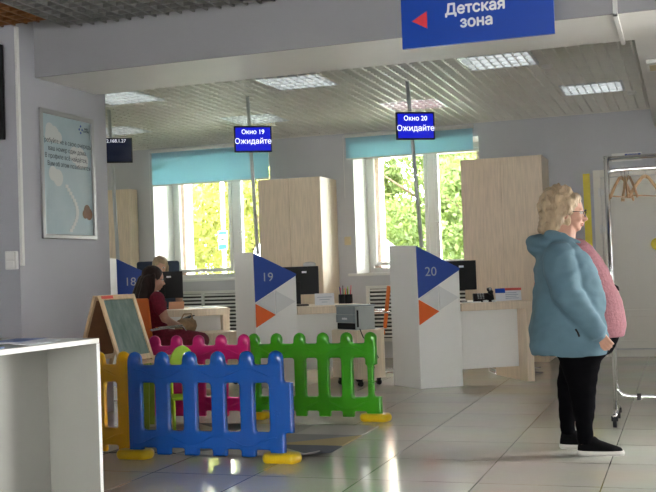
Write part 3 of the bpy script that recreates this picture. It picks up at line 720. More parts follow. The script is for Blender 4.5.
# ------------------------------------------------------------------ play fence
def fence(name_label, loc, rz, m, n=6, left_tab=False, right='tab', feet=(0, 1)):
    t = thing('fence_panel', name_label, 'play fence', loc, rz, 'plastic play fence panels')
    p = .195; b = MB(); W_ = p * (n - 1)
    for i in range(n):
        x = p * i; w = .048 if not (i == n - 1 and right == 'notch') else .048
        if i == n - 1 and right == 'notch':
            b.box(x - .045, x + .045, -.022, .022, .43, .63); b.box(x - .03, x + .018, -.02, .02, .15, .45); b.box(x - .045, x + .075, -.022, .022, .03, .19)
        else:
            b.box(x - w, x + w, -.022, .022, .03, .63)
        b.ell((x, 0, .632), .052, .03, .052, 20, 12)
    b.box(0, W_, -.020, .020, .485, .598); b.box(0, W_, -.020, .020, .075, .185)
    rb = MB()
    for i in range(n):
        x = p * i
        for z_ in (.40, .30, .23):
            for sg in (-1, 1):
                if z_ == .30:
                    for q_ in range(5): rb.ell((x + .018 * math.cos(q_ * 1.257), .0195 * sg, z_ + .018 * math.sin(q_ * 1.257)), .009, .004, .006, 8, 6, Matrix.Rotation(-q_ * 1.257, 3, 'Y'))
                else: rb.tube([(x + (.022 - .0011 * k) * math.cos(k * .55) * .9, .0195 * sg, z_ + (.022 - .0011 * k) * 1.3 * math.sin(k * .55)) for k in range(19)], .003, 5)
    for z0, ph in ((.545, 0), (.125, PI)):
        pts = [(x * W_ / 60, -.019, z0 + .028 * math.cos(x * W_ / 60 / p * PI + ph)) for x in range(61)]
        for yy_ in (-.0185, .0185): rb.tube([(x_, yy_, z_) for x_, _, z_ in pts], .006, 6)
    if right == 'tab': b.box(W_ + .03, W_ + .105, -.022, .022, .18, .49)
    if left_tab: b.box(-.10, -.03, -.022, .022, .18, .49)
    o = b.build('panel', m, t); bake(o, .0075, 3)
    rb.build('relief', m, t, smooth=True)
    for e in feet:
        x = [0, W_][e] + (-.015 if e == 0 else .02)
        MB().prism([(-.13, 0), (-.10, -.055), (.10, -.055), (.13, 0), (.10, .055), (-.10, .055)], (x, 0, 0), (1, 0, 0), (0, 1.3, 0), (0, 0, 1), .06).build('foot', yfoot_m, t, .024, smooth=True, segs=4)['label'] = 'yellow rounded foot'
    return t
fence('blue plastic picket panel, the front side of the play pen', (-3.365, 5.90, 0), R(0), bfence_m)
fence('bright green plastic picket panel, back right side of the play pen', (-3.275, 7.64, 0), R(-1), gfence_m, right='notch')
fence('magenta plastic picket panel, back side of the play pen left of the green one', (-4.31, 7.54, 0), R(2), pfence_m, right='none', feet=())
fence('yellow plastic picket panel joined to the left end of the blue one', (-4.45, 6.02, 0), R(-4), yfence_m, right='tab', feet=())

# rug: patchwork of grey triangles, near right corner curled
rc = [mat('rug_a', (.26, .26, .25), .95, bump=.3, bscale=150), mat('rug_b', (.36, .35, .32), .95, bump=.3, bscale=150), mat('rug_c', (.10, .11, .13), .95, bump=.3, bscale=150),
      mat('rug_d', (.45, .43, .39), .95, bump=.3, bscale=150), mat('rug_e', (.42, .33, .17), .95, bump=.3, bscale=150)]
b = MB(); nx, ny = 48, 36; X0, X1, Y0, Y1 = -4.15, -2.17, 6.03, 7.33
def rugz(x, y):
    e = (X1 - x) * .7 + (y - Y0); z = .004
    if e < .22: z += (.22 - e) ** 1.5 * .42
    z += .008 * max(0, 1 - (y - Y0) / .08) * (.5 + .5 * math.sin(x * 9))
    return z
vs = []
for j in range(ny + 1):
    for i in range(nx + 1):
        x = X0 + (X1 - X0) * i / nx; y = Y0 + (Y1 - Y0) * j / ny
        vs.append((x, y, rugz(x, y)))
rnd = random.Random(3); cells = {}
b.v = vs
for j in range(ny):
    for i in range(nx):
        a = j * (nx + 1) + i; q = (a, a + 1, a + nx + 2, a + nx + 1)
        cx_, cy_ = i // 12, j // 12
        li, lj = i % 12, j % 12
        up = (cx_ + cy_) % 2 == 0
        for tri, key in (((q[0], q[1], q[2]), 0), ((q[0], q[2], q[3]), 1)) if up else (((q[0], q[1], q[3]), 0), ((q[1], q[2], q[3]), 1)):
            if up: side = 0 if (li > lj or (li == lj and key == 0)) else 1
            else: side = 0 if (li + lj < 11 or (li + lj == 11 and key == 0)) else 1
            k = (cx_, cy_, side)
            if k not in cells: cells[k] = rnd.choice([0, 1, 1, 3, 2, 3, 0]) if cx_ < 3 or cy_ > 1 else [3, 2, 4, 0][side + 2 * cy_]
            b.f.append(tri); b.mi.append(cells[k])
rg = b.build('play_rug', rc, solid=.006); rg.location = (0, 0, .004)
tag(rg, 'grey rug with a triangle patchwork pattern on the tiles inside the play pen', 'rug')

# easel: board faces +x
t = thing('chalkboard_easel', 'wooden chalkboard easel standing inside the play pen', 'easel', (-3.93, 6.62, 0), R(-8))
hw = .20
def leaned(name, m, parts, s=1, off=0, th=.02):
    """parts in the plane of the leaning panel: (y0,y1,d0,d1) with d measured down from the top hinge"""
    b = MB(); a = R(19); dn = Vector((math.sin(a) * s, 0, -math.cos(a))); nrm = Vector((math.cos(a) * s, 0, math.sin(a)))
    for y0, y1, d0, d1 in parts:
        b.prism([(y0, d0), (y1, d0), (y1, d1), (y0, d1)], Vector((.012 * s, 0, 1.035)) + nrm * off, (0, 1, 0), dn, nrm, th)
    return b.build(name, m, t, .003)
leaned('front_frame', pine_m, [(-hw, -hw + .03, 0, 1.05), (hw - .03, hw, 0, 1.05), (-hw + .03, hw - .03, 0, .035), (-hw + .03, hw - .03, .46, .50)])
leaned('board', chalk_m, [(-hw + .03, hw - .03, .035, .46)], th=.012)
leaned('top_strip', redpaper_m, [(-hw + .01, -.06, .006, .028)], off=.021, th=.001)
leaned('rear_frame', pine_m, [(-hw, -hw + .03, 0, 1.05), (hw - .03, hw, 0, 1.05), (-hw + .03, hw - .03, 0, .035), (-hw + .03, hw - .03, .46, .50)], s=-1)
leaned('rear_board', brown_m, [(-hw + .03, hw - .03, .035, .46)], s=-1, th=.012)
MB().box(.17, .28, -hw - .02, hw + .02, .545, .56).build('tray', pine_m, t, .003)

# children's furniture
t = thing('kids_table', 'small table with olive green legs in the play pen behind the easel', 'table', (-3.80, 7.16, 0), R(20))
MB().box(-.20, .20, -.17, .17, .52, .545).build('table_top', pine_m, t, .006)
for x in (-.16, .16):
    for y in (-.13, .13): MB().prism([(-.028, 0), (.028, 0), (.04, .52), (-.04, .52)], (x, y - .015, 0), (1, 0, 0), (0, 0, 1), (0, 1, 0), .03).build('leg', olive_m, t, .006)
t = thing('kids_chair', 'lime green plastic child chair behind the blue fence', 'chair', (-3.44, 6.72, 0), R(-60)); t.scale = (.85, .68, 1)
arc = [(-.14, .40)] + [(.14 * math.cos(a), .50 + .15 * math.sin(a)) for a in [PI - k * PI / 14 for k in range(15)]] + [(.14, .40)]
MB().prism(arc, (-.15, 0, 0), (0, 1, 0), (0, 0, 1), (-1, 0, 0), .022).build('backrest', kidchair_m, t, .008, segs=3)
MB().box(-.15, .14, -.14, .14, .28, .302).build('seat', kidchair_m, t, .01, segs=3)
for y in (-.12, .12):
    MB().tube([(-.19, y, 0), (-.162, y, .30), (-.16, y, .46)], .018, 10).build('leg', kidchair_m, t, smooth=True)
    MB().tube([(.14, y, 0), (.12, y, .285)], .018, 10).build('leg', kidchair_m, t, smooth=True)
MB().box(-.176, -.172, .02, .09, .285, .32).build('sticker', alum_m, t)

# ------------------------------------------------------------------ coat rack
t = thing('coat_rack', 'chrome wheeled coat rack at the right edge', 'coat rack', (-.505, 7.70, 0))
MB().tube([(0, 0, .10), (0, 0, 1.915)], .019, 16).build('upright', chrome_m, t, smooth=True)
MB().tube([(1.3, 0, .10), (1.3, 0, 1.915)], .019, 16).build('upright', chrome_m, t, smooth=True)
MB().tube([(0, 0, 1.895), (1.3, 0, 1.895)], .016, 14).build('top_rail', chrome_m, t, smooth=True)
MB().tube([(0, 0, 1.79), (.03, 0, 1.805), (.08, 0, 1.81), (1.22, 0, 1.81), (1.27, 0, 1.805), (1.3, 0, 1.79)], .015, 14).build('hanging_rail', chrome_m, t, smooth=True)
MB().tube([(0, 0, .30), (.015, 0, .23), (.05, 0, .20), (.10, 0, .19), (1.2, 0, .19), (1.25, 0, .20), (1.285, 0, .23), (1.3, 0, .30)], .015, 14).build('lower_rail', chrome_m, t, smooth=True)
MB().box(.145, .175, -.02, .02, .165, .21).build('clip', rubber_m, t, .004)
for x in (0, 1.3):
    MB().tube([(x, -.24, .085), (x, .24, .085)], .016, 12).build('foot_bar', chrome_m, t, smooth=True)
    for y in (-.22, .22):
        c_ = MB().tube([(x - .012, y, .034), (x + .012, y, .034)], .034, 18).box(x - .022, x + .022, y - .012, y + .012, .045, .08)
        c_.build('caster', rubber_m, t)
MB().tube([(0, -.02, .98), (.025, -.03, .985), (.045, -.035, .97), (.05, -.035, .945)], .009, 8).build('hook', black_m, t, smooth=True)
HL = ['wooden hanger nearest the upright of the coat rack', 'wooden hanger second from the upright, overlapping the first', 'wooden hanger third from the upright of the coat rack', 'wooden hanger at the right edge, furthest from the upright']
for k, (x, a) in enumerate(((.10, 70), (.125, 97), (.15, 108), (.265, 58))):
    h = thing('clothes_hanger', HL[k], 'hanger', (-.505 + x, 7.70, 1.81), R(a), 'wooden hangers on the rack')
    for s in (-1, 1):
        MB().tube([(0, 0, -.055), (.04 * s, 0, -.065), (.12 * s, 0, -.125), (.19 * s, .0, -.195), (.205 * s, 0, -.21)], [(.014, .008)] * 2 + [(.015, .008)] * 2 + [(.012, .008)], 10).build('arm', hangwood_m, h, smooth=True)
    MB().tube([(-.185, 0, -.195), (.185, 0, -.195)], .005, 8).build('bar', hangwood_m, h, smooth=True)
    MB().tube([(0, 0, -.06), (0, 0, -.015), (.012, 0, -.008), (.018, 0, .006), (.012, 0, .019), (0, 0, .024), (-.012, 0, .019), (-.018, 0, .006)], .0022, 6).build('hook', chrome_m, h, smooth=True)

# ------------------------------------------------------------------ people
def head(b, M4):
    """x forward, z up, origin at the ear line; chin about -.105, crown +.115"""
    m = b.M; b.M = m @ M4
    b.ell((-.008, 0, .025), .098, .076, .092, 24, 14)
    b.ell((.03, 0, -.02), .062, .062, .082, 20, 12)
    b.ell((.035, 0, -.06), .052, .048, .045, 18, 10)
    b.ell((.063, 0, -.085), .024, .025, .020, 14, 8)
    b.ell((.074, 0, .028), .018, .05, .012, 14, 8)
    b.tube([(.088, 0, .015), (.101, 0, -.010), (.113, 0, -.030), (.098, 0, -.040)], [.008, .010, .013, .009], 10)
    for s in (-1, 1):
        b.ell((.099, .010 * s, -.034), .010, .008, .007, 10, 6)
        b.ell((.064, .034 * s, -.030), .026, .022, .022, 12, 8)
        b.ell((-.005, .077 * s, -.015), .018, .008, .030, 12, 8)
        b.ell((-.012, .080 * s, -.006), .012, .006, .018, 10, 6)
    b.ell((.090, 0, -.056), .010, .022, .006, 12, 6); b.ell((.089, 0, -.067), .010, .020, .006, 12, 6)
    b.M = m
def eyes(M4, parent):
    for s in (-1, 1):
        b = MB(); b.M = M4; b.ell((.080, .032 * s, .006), .011, .014, .010, 12, 8); e = b.build('eye', eye_m, parent, smooth=True)
        b = MB(); b.M = M4; b.ell((.0885, .032 * s, .006), .004, .006, .006, 10, 6); b.build('iris', black_m, e, smooth=True)
def hand(b, w, d, n, side, s=1.0, curl=.5):
    """w wrist, d direction of the fingers, n direction the palm faces, side: where the thumb leaves"""
    w = Vector(w); d = Vector(d).normalized(); n = Vector(n); n = (n - d * n.dot(d)).normalized(); t = d.cross(n) * side
    for k in (-1.5, -.5, .5, 1.5): b.limb([w - d * .01 + t * .008 * k * s, w + d * .045 * s + t * .0165 * k * s, w + d * .085 * s + t * .019 * k * s], [.015 * s, .0135 * s, .0105 * s], 8)
    for k, L in zip((1.5, .5, -.5, -1.5), (.072, .080, .074, .058)):
        p = w + d * .085 * s + t * .0205 * k * s; a = 0; pts = [p]
        for seg in (.42, .32, .26):
            a += curl * .75; p = p + (d * math.cos(a) + n * math.sin(a) + t * .03 * k).normalized() * L * seg * s; pts.append(p)
        b.limb(pts, [.0098 * s, .0090 * s, .0082 * s, .007 * s], 8)
    p = w + d * .022 * s + t * .022 * s
    b.limb([p, p + (d * .5 + t * .6 + n * .4) * .035 * s, p + (d * 1.05 + t * .8 + n * .75) * .045 * s, p + (d * 1.7 + t * .75 + n * .95) * .048 * s], [.0145 * s, .0125 * s, .0105 * s, .008 * s], 8)

# --- standing woman (x forward)
wm = thing('person', 'standing blonde woman with glasses in a blue hooded jacket and black trousers', 'person', (-.615, 6.5, 0), R(5.3))
HM = Matrix.Translation((-0.056, 0, 1.462)) @ Matrix.Rotation(R(6), 4, 'Y') @ Matrix.Scale(1.04, 4)
b = MB(); head(b, HM)
b.limb([(-0.085, 0, 1.159), (-0.081, 0, 1.293), (-0.058, 0, 1.403)], [.085, .068, .06])
b.loft([(.78, -.20, .20, .19), (.9, -.2, .22, .19), (1.05, -.2, .16, .18), (1.17, -.17, .08, .18), (1.24, -.12, .03, .13)], 24)
SH = {-1: [(-0.109, -.205, 1.183), (-0.074, -.265, 0.975), (0.083, -.235, 0.749)], 1: [(-0.109, .205, 1.183), (-0.086, .265, 0.975), (0.059, .235, 0.749)]}
for s in (-1, 1): b.limb(SH[s], [.065, .05, .033])
for s, (kx, fx) in {-1: ((583, 400), (584, 441)), 1: ((571, 400), (568, 436))}.items():
    hx = {-1: 585, 1: 578}[s]
    P0 = {-1: (-0.002, -.1, 0.589), 1: (-0.051, .1, 0.589)}[s]; P1 = {-1: (-0.018, -.1, 0.314), 1: (-0.085, .12, 0.326)}[s]; P2 = {-1: (-0.009, -.1, 0.063), 1: (-0.099, .14, 0.094)}[s]
    b.limb([P0, P1, P2], [.085, .045, .033])
hw_ = {-1: (0.083, -.235, 0.749), 1: (0.059, .235, 0.749)}
hand(b, hw_[-1], (.55, .1, -.8), (.2, 1, -.1), -1, 1.0, .55)
hand(b, hw_[1], (.55, -.1, -.8), (.2, -1, -.1), 1, 1.0, .55)
bake(b.build('body', skin_m, wm), .006, 2)
eyes(HM, wm)
b = MB(); b.M = HM; b.ell((.0925, 0, -.0565), .0095, .021, .0055, 12, 6); b.ell((.0915, 0, -.067), .0095, .019, .0055, 12, 6); b.build('mouth', lip_m, wm, smooth=True)
b = MB(); b.M = HM
rh = random.Random(5)
b.ell((-.030, 0, .045), .108, .098, .098, 24, 14)
b.ell((.022, 0, .088), .055, .076, .036, 20, 10)
b.ell((-.085, 0, -.02), .07, .092, .095, 20, 12)
for s in (-1, 1):
    for (x, y, z, r) in ((-.03, .082, .035, .040), (-.045, .086, -.005, .040), (-.05, .084, -.045, .040), (-.065, .075, -.085, .036), (.01, .078, .062, .030), (.035, .058, .088, .026), (.052, .03, .093, .022), (-.02, .09, .0, .024)):
        b.ell((x, y * s, z), r, r * .7, r, 14, 8)
for k in range(70):
    a = rh.uniform(.45, 2 * PI - .45); ph = rh.uniform(-.9, 1.35)
    x, y, z = -.045 + .115 * math.cos(a) * math.cos(ph), .094 * math.sin(a) * math.cos(ph), .03 + .115 * math.sin(ph)
    if x > .03 and z < .055: continue
    b.ell((x, y, z), rh.uniform(.016, .028), rh.uniform(.016, .024), rh.uniform(.018, .03), 10, 6)
for k in range(16):
    a = rh.uniform(1.4, 2 * PI - 1.4); b.ell((-.06 + .085 * math.cos(a), .09 * math.sin(a), rh.uniform(-.115, -.07)), .024, .022, .03, 10, 6)
bake(b.build('hair', bhair_m, wm), .0055, 4, lambda c: .008 * noise.noise(Vector((c.x * 30, c.y * 30, c.z * 16))) + .005 * noise.noise(Vector((c.x * 70, c.y * 70, c.z * 28))))
# glasses
b = MB(); b.M = HM
for s in (-1, 1):
    b.tube([(.108 - .012 * abs(math.cos(a)) * (1 if math.cos(a) * s > 0 else .2), .034 * s + .024 * math.cos(a), .004 + .020 * math.sin(a)) for a in [k * 2 * PI / 20 for k in range(21)]], .0022, 6)
    b.tube([(.098, .058 * s, .010), (.05, .076 * s, .008), (-.005, .083 * s, .004)], .0022, 6)
b.tube([(.109, -.010, .006), (.112, 0, .009), (.109, .010, .006)], .002, 6)
g_ = b.build('glasses', black_m, wm, smooth=True)
for s in (-1, 1):
    b = MB(); b.M = HM; b.prism(circ(.034 * s, .004, .0215, 18), (.1035, 0, 0), (-.18 * s * s, 1, 0) if False else (0, 1, 0), (0, 0, 1), (1, 0, 0), .0012); b.build('lens', glass_m, g_)
# trousers
b = MB()
b.loft([(.60, -.27, .18, .22), (.68, -.27, .22, .23), (.76, -.27, .235, .235), (.85, -.26, .225, .23)], 28)
b.loft([(.07, -0.051, 0.047, .065, -.10), (.16, -0.054, 0.044, .07, -.10), (.30, -0.073, 0.067, .082, -.10), (.42, -0.094, 0.078, .095, -.10), (.54, -0.132, 0.100, .11, -.105), (.64, -.16, .17, .12, -.11)], 24)
b.loft([(.09, -0.148, -0.063, .062, .13), (.18, -0.157, -0.053, .07, .13), (.30, -0.159, -0.037, .08, .13), (.42, -0.161, -0.002, .092, .125), (.54, -0.138, 0.051, .11, .115), (.64, -.17, .15, .12, .11)], 24)
bake(b.build('trousers', trousers_m, wm), .009, 4, lambda c: .006 * noise.noise(Vector((c.x * 9, c.y * 9, c.z * 22))))
# shoes
for s, (hx, yy, zz) in {-1: (-0.047, -.10, 0), 1: (-0.155, .13, 0)}.items():
    b = MB(); L = .265
    b.loft([(.02, hx - .005, hx + L, .045, yy), (.045, hx - .004, hx + L - .012, .044, yy), (.065, hx, hx + L - .07, .040, yy), (.09, hx + .005, hx + L - .14, .036, yy), (.11, hx + .01, hx + .105, .034, yy)], 24, p=2.3)
    bake(b.build('shoe', shoe_m, wm), .006, 3)
    so = MB().loft([(.0, hx - .002, hx + L + .002, .044, yy), (.012, hx - .008, hx + L + .006, .048, yy), (.028, hx - .006, hx + L + .002, .047, yy)], 28, p=2.3); so.build('shoe_sole', sole_m, wm, smooth=False)
# pink top
b = MB()
b.loft([(0.700, -.18, 0.253, .205), (0.761, -.2, 0.268, .215), (0.816, -.2, 0.266, .215), (0.920, -.2, 0.249, .21), (1.018, -.2, 0.209, .20), (1.122, -.2, 0.170, .19),
        (1.201, -.18, 0.124, .175), (1.256, -.15, 0.083, .15), (1.299, -.12, 0.030, .10)], 36)
bake(b.build('pink_top', shirt_m, wm), .008, 2, lambda c: .004 * noise.noise(Vector((c.x * 8, c.y * 8, c.z * 20))))
# jacket: open at the front
JS = [(0.602, -0.289, 0.136, 0.265, 34), (0.651, -0.299, 0.141, 0.265, 34), (0.773, -0.295, 0.152, 0.262, 34), (0.895, -0.278, 0.15, 0.255, 34), (1.018, -0.262, 0.124, 0.25, 34), (1.122, -0.258, 0.091, 0.25, 35), (1.195, -0.237, 0.063, 0.235, 38), (1.244, -0.217, 0.022, 0.205, 46), (1.287, -0.185, -0.013, 0.15, 55), (1.312, -0.159, -0.043, 0.11, 62)]
b = MB(); n = 44; vs = []
for z, x0, x1, hw, ao in JS:
    a0 = R(ao); cx_, rx = (x0 + x1) / 2, (x1 - x0) / 2 / .92
    for k in range(n):
        t_ = a0 + (2 * PI - 2 * a0) * k / (n - 1); ct, st_ = math.cos(t_), math.sin(t_)
        vs.append((x0 + rx * 1.0 + rx * math.copysign(abs(ct) ** .85, ct), hw * math.copysign(abs(st_) ** .85, st_), z))
fs = [(i * n + k, i * n + k + 1, (i + 1) * n + k + 1, (i + 1) * n + k) for i in range(len(JS) - 1) for k in range(n - 1)]
b.add(vs, fs)
jb = b.build('jacket', jacket_m, wm, solid=.024)
dg = bpy.context.evaluated_depsgraph_get(); dg.update()
me = bpy.data.meshes.new_from_object(jb.evaluated_get(dg)); bpy.data.objects.remove(jb)
b = MB(); b.v = [tuple(v.co) for v in me.vertices]; b.f = [tuple(p.vertices) for p in me.polygons]; b.mi = [0] * len(b.f)
for s in (-1, 1):
    p0, p1, p2 = SH[s]
    q = [Vector(p0), Vector(p0).lerp(Vector(p1), .5), Vector(p1), Vector(p1).lerp(Vector(p2), .5), Vector(p2)]
    b.limb(q, [.102, .098, .092, .078, .064], 20)
    b.ell(q[0] + Vector((-.01, -.05 * s, -.01)), .10, .09, .09, 20, 12)
    b.tube([q[4].lerp(q[3], .25), q[4] + (q[4] - q[3]).normalized() * .03], [.068, .064], 20)
# hood
b.ell((-0.191, 0, 1.275), .125, .17, .062, 24, 12, Matrix.Rotation(R(14), 3, 'Y'))
b.ell((-0.223, 0, 1.232), .085, .14, .055, 24, 12, Matrix.Rotation(R(25), 3, 'Y'))
for s in (-1, 1): b.limb([(-0.165, .10 * s, 1.318), (-0.08, .115 * s, 1.305), (0.004, .10 * s, 1.269)], [.04, .035, .022])
def jd(c):
    f = .011 * noise.noise(Vector((c.x * 7 + c.z * 5, c.y * 6, c.z * 9 - c.x * 6)))
    f += .0055 * noise.noise(Vector((c.x * 14 + c.z * 10, c.y * 12, c.z * 24 - c.x * 12)))
    return f
bake(b.build('jacket', jacket_m, wm), .009, 3, jd)
p = Vector((-0.032, -.285, 0.767))
MB().tube([p, p + Vector((.012, -.004, -.02)), p + Vector((.02, -.004, -.045))], .006, 8).build('zip_pull', black_m, wm)

# --- seated people (x forward, origin on the floor under the hips)
def seated(root, skin, dress, hair, head_dx=0, turn=0, lean=.02, sleeve=.55, hands='lap', dz=0):
    HMs = Matrix.Translation((.045 + head_dx, 0, 1.185 + dz)) @ Matrix.Rotation(R(turn), 4, 'Z') @ Matrix.Rotation(R(12), 4, 'Y')
    b = MB(); head(b, HMs)
    b.limb([(-.01, 0, 1.02 + dz), (.01, 0, 1.06 + dz), (.03, 0, 1.13 + dz)], [.07, .055, .052])
    b.loft([(.50, -.13, .13, .17), (.62, -.12, .13, .16), (.78, -.11, .12, .145), (.92, -.11, .13, .165), (1.01 + dz, -.09, .08, .16), (1.05 + dz, -.06, .05, .10)], 24)
    for s in (-1, 1):
        b.limb([(0, .09 * s, .56), (.25, .10 * s, .57), (.46, .10 * s, .55)], [.095, .085, .065])
        b.limb([(.46, .10 * s, .55), (.47, .10 * s, .3), (.47, .10 * s, .08)], [.062, .052, .036])
        b.limb([(.46, .10 * s, .05), (.56, .11 * s, .035), (.63, .115 * s, .028)], [.04, .036, .026])
        wr = Vector((.27, .08 * s, .715)); b.limb([(-.01, .175 * s, 1.0 + dz), (.03, .235 * s, .80), (.15, .17 * s, .745), wr], [.052, .043, .037, .027])
        hand(b, wr, (.8, -.35 * s, .0), (0, -.3 * s, -.95), s, .95, .55)
    bake(b.build('body', skin, root), .008, 2)
    eyes(HMs, root)
    b = MB()
    b.loft([(.47, -.17, .20, .21), (.60, -.165, .18, .205), (.72, -.14, .15, .18), (.85, -.13, .14, .175), (.95, -.13, .15, .185), (1.02 + dz, -.105, .09, .17), (1.06 + dz, -.07, .05, .105)], 28)
    for s in (-1, 1):
        b.limb([(0, .10 * s, .565), (.25, .11 * s, .58), (.49, .11 * s, .555)], [.115, .105, .088])
        b.limb([(-.01, .17 * s, 1.0 + dz), (-.01 + .02 * sleeve, .18 * s + .045 * sleeve * s, 1.0 + dz - .2 * sleeve)], [.068, .062])
    b.ell((.30, 0, .56), .2, .14, .07)
    bake(b.build('dress', dress, root), .01, 3, lambda c: .006 * noise.noise(c * 14))
    return HMs
sw = thing('person', 'seated woman with long dark hair in a burgundy dress, looking at her phone', 'person', SV, SR)
sw.scale = (.97, .97, .965)
HM2 = seated(sw, skin2_m, dress_m, dhair_m, turn=-18)
b = MB(); b.M = HM2
b.ell((-.022, 0, .038), .104, .088, .094, 22, 12); b.ell((-.07, 0, -.03), .06, .085, .09, 20, 12)
b.M = Matrix()
for s in (-1, 0, 1): b.limb([(-.04, .055 * s, 1.17), (-.085, .075 * s, 1.05), (-.135, .085 * s, .93), (-.155, .07 * s, .84)], [.06, .062, .052, .03])
for s in (-1, 1): b.limb([(.0, .078 * s, 1.22), (-.02, .09 * s, 1.12), (-.05, .10 * s, 1.02)], [.022, .03, .03])
bake(b.build('hair', dhair_m, sw), .007, 2, lambda c: .004 * noise.noise(Vector((c.x * 50, c.y * 50, c.z * 8))))
b = MB(); b.M = HM2
for s in (-1, 1):
    b.tube([(.103, .034 * s + .022 * math.cos(a), .004 + .018 * math.sin(a)) for a in [k * 2 * PI / 16 for k in range(17)]], .002, 6)
    b.tube([(.098, .056 * s, .01), (0, .080 * s, .006)], .002, 6)
b.build('glasses', black_m, sw)
ph = MB().obox((0, 0, 0), .15, .075, .009); o = ph.build('mobile_phone', black_m, bevel=.003)
tag(o, 'black phone held by the seated woman in burgundy', 'phone')
o.location = Matrix.Translation(SV) @ Matrix.Rotation(SR, 4, 'Z') @ Vector((.385, 0.0, .755)); o.rotation_euler = (R(0), R(-18), SR)
bg = MB(); bg.loft([(-.055, -.11, .11, .05), (0, -.12, .12, .06), (.05, -.10, .10, .045), (.07, -.06, .06, .02)], 20)
bg.tube([(-.07, 0, .05), (-.04, 0, .12), (.04, 0, .12), (.07, 0, .05)], .008, 8)
o = bake(bg.build('handbag', bag_m), .006, 2); tag(o, 'tan handbag on the lap of the seated woman', 'bag')
o.location = Matrix.Translation(SV) @ Matrix.Rotation(SR, 4, 'Z') @ Vector((.34, -.06, .665 + .02)); o.rotation_euler = (R(20), 0, SR)
# operator behind monitor 18
op = thing('person', 'blond operator mostly hidden behind the black monitor at desk 18', 'person', (oc.x + .0, oc.y, 0), U + R(-90))
HM3 = seated(op, skin2_m, navy_m, bhair_m, dz=.10)
b = MB(); b.M = HM3
b.ell((-.022, 0, .038), .106, .092, .094, 22, 12); b.ell((-.06, 0, -.03), .065, .088, .09, 20, 12)
for s in (-1, 1): b.ell((-.02, .08 * s, -.03), .045, .025, .07, 14, 8)
bake(b.build('hair', bhair_m, op), .007, 1, lambda c: .006 * noise.noise(Vector((c.x * 40, c.y * 40, c.z * 18))))

# ------------------------------------------------------------------ outside
GZ = .25
struct('ground', MB().box(-60, 40, 14.05, 80, GZ - .3, GZ), grass_m)
struct('road', MB().box(-60, 40, 17.2, 22, GZ, GZ + .01), lgrey_m)
def tree(x, y, h, w, m, label, seed, n=15000, leaf=.11):
    rr = random.Random(seed); t = thing('tree', label, 'tree', (x, y, GZ), 0, 'trees outside the windows')
    b = MB(); b.limb([(0, 0, 0), (.05, 0, h * .3), (-.05, .1, h * .6), (0, 0, h * .85)], [.16, .13, .09, .03], 8)
    for k in range(7):
        a = rr.uniform(0, 6.28); z = h * rr.uniform(.25, .6); b.limb([(0, 0, z), (w * .35 * math.cos(a), w * .35 * math.sin(a), z + h * .15)], [.06, .02], 6)
    b.build('trunk', bark_m, t, smooth=True)
    cl = []
    for k in range(60):
        a = rr.uniform(0, 6.28); u = rr.random() ** .5; zz = rr.uniform(.08, .95); r_ = w / 2 * u * (1 - max(0, zz - .45) ** 1.4 * 1.4)
        cl.append((r_ * math.cos(a), r_ * math.sin(a), h * zz, rr.uniform(.10, .17) * w))
    v = []; f = []
    for k in range(n):
        cx_, cy_, cz_, cr = rr.choice(cl)
        d_ = Vector((rr.gauss(0, 1), rr.gauss(0, 1), rr.gauss(0, 1))).normalized() * cr * rr.uniform(.6, 1.05)
        p = Vector((cx_, cy_, max(.05, cz_))) + d_; p.z = max(p.z, .05)
        a1 = Vector((rr.gauss(0, 1), rr.gauss(0, 1), rr.gauss(0, 1))).normalized(); a2 = a1.cross(Vector((rr.gauss(0, 1), rr.gauss(0, 1), rr.gauss(0, 1)))).normalized()
        s1 = leaf * rr.uniform(.5, 1.1); s2 = s1 * .55; o_ = len(v)
        v += [tuple(p - a1 * s1), tuple(p + a2 * s2), tuple(p + a1 * s1), tuple(p - a2 * s2)]; f.append((o_, o_ + 1, o_ + 2, o_ + 3))
    b = MB(); b.add(v, f); b.build('crown', m, t)
TR = [(-19.5, 37, 9, 7, leafy_m, 'tall yellow-green tree far behind the left window, left of the others'), (-16.0, 39, 9, 7, leafy_m, 'tall yellow-green tree far behind the bus stop post'), (-12.6, 38, 5.2, 6.5, leafy_m, 'tall tree far behind the gap between the two windows'), (-6.2, 38, 6.6, 6, leaf_m, 'tall green tree far behind the window by counter 20'),
      (-17.0, 28.5, 7.5, 5.0, leafy_m, 'yellow-green tree filling the left part of the left window'), (-13.2, 31, 8, 5.2, leafy_m, 'yellow-green tree behind the bus stop post'),
      (-10.9, 26.5, 7, 3.6, leafy_m, 'yellow-green tree behind the right pane of the left window'), (-7.1, 30, 5.6, 4.6, leaf_m, 'green tree in the middle of the window behind counter 20'),
      (-4.6, 26, 5.8, 3.4, leaf_m, 'green tree in the right pane of the window behind counter 20'), (-9.4, 34, 3.0, 3.4, leaf_m, 'low pale green tree far behind the parked car')]
for k, (x, y, h, w, m, l) in enumerate(TR): tree(x, y, h, w, m, l, 20 + k)
t = thing('bus_stop_post', 'white post with a small blue and white sign outside the left window', 'sign post', (-8.55, 18.6, GZ))
MB().tube([(0, 0, 0), (0, 0, 4.5)], .04, 10).build('post', whitep_m, t, smooth=True)
MB().box(-.09, .10, -.06, -.045, 1.42, 1.78).build('sign_plate', white_m, t)
MB().box(-.085, .095, -.065, -.06, 1.42, 1.52).build('blue_field', sign_m, t); MB().box(-.085, .095, -.065, -.06, 1.71, 1.77).build('blue_field', sign_m, t)
MB().box(-.04, .05, -.065, -.06, 1.60, 1.63).build('pictogram', black_m, t)
t = thing('parked_van', 'white vehicle parked outside the window behind counter 20', 'van', (-6.5, 20.3, GZ + .01))
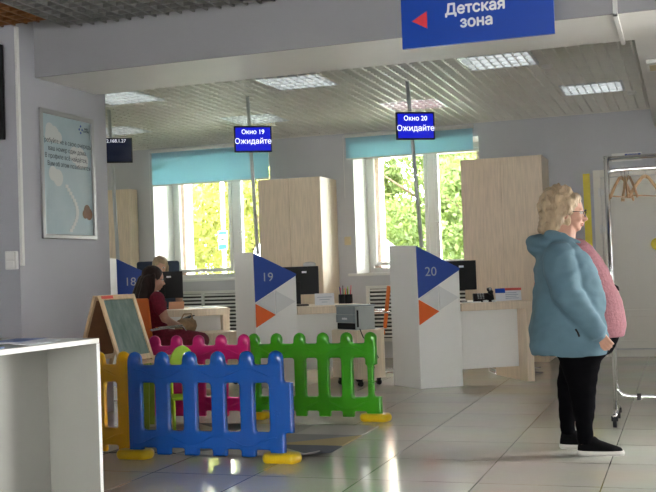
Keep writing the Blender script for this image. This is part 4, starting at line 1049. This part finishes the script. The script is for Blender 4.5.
prof = [(-1.9, .35), (2.1, .35), (2.15, .8), (1.95, 1.0), (1.1, 1.12), (.55, 1.55), (.2, 1.62), (-1.2, 1.62), (-1.75, 1.5), (-1.95, .95)]
MB().prism(prof, (0, -.85, 0), (1, 0, 0), (0, 0, 1), (0, 1, 0), 1.7).build('car_body', car_m, t, .07, smooth=False, segs=3)
for y in (-.862, .845): MB().prism([(-1.6, 1.05), (.85, 1.1), (.5, 1.48), (.15, 1.53), (-1.2, 1.53), (-1.55, 1.42)], (0, y, 0), (1, 0, 0), (0, 0, 1), (0, 1, 0), .017).build('window', carglass_m, t)
for x in (-1.2, 1.4):
    for y in (-.87, .67): MB().tube([(x, y, .31), (x, y + .2, .31)], .31, 24).build('wheel', rubber_m, t)

# ------------------------------------------------------------------ light
w = bpy.data.worlds.new('sky'); bpy.context.scene.world = w; w.use_nodes = True
bg = w.node_tree.nodes['Background']; bg.inputs[0].default_value = (1, .99, .965, 1); bg.inputs[1].default_value = 11.0
sun = bpy.data.lights.new('sun', 'SUN'); sun.energy = 3; sun.angle = R(2); sun.color = (1, .96, .86)
so = bpy.data.objects.new('sun', sun); C.objects.link(so); so.rotation_euler = (R(42), 0, R(18))
for (a, c) in WH:
    l = bpy.data.lights.new('window_portal', 'AREA'); l.shape = 'RECTANGLE'; l.size = c - a; l.size_y = Z1 - Z0; l.cycles.is_portal = True
    o = bpy.data.objects.new('window_portal', l); C.objects.link(o); o.location = ((a + c) / 2, 14.05, (Z0 + Z1) / 2); o.rotation_euler = (R(-90), 0, 0)
sc = bpy.context.scene
sc.view_settings.view_transform = 'Standard'; sc.view_settings.look = 'None'; sc.view_settings.gamma = 1; sc.view_settings.exposure = 1.6
cam = bpy.data.cameras.new('camera'); cam.sensor_width = 36; cam.lens = 1036 / 656 * 36; cam.clip_start = .05; cam.clip_end = 300
co = bpy.data.objects.new('camera', cam); C.objects.link(co)
RM = Matrix((((0.944915, 0.041278, 0.324702), (0.325442, -0.012503, -0.945479), (-0.034967, 0.999069, -0.025248))))
co.matrix_world = Matrix.Translation((0, 0, 1.15)) @ RM.to_4x4()
sc.camera = co
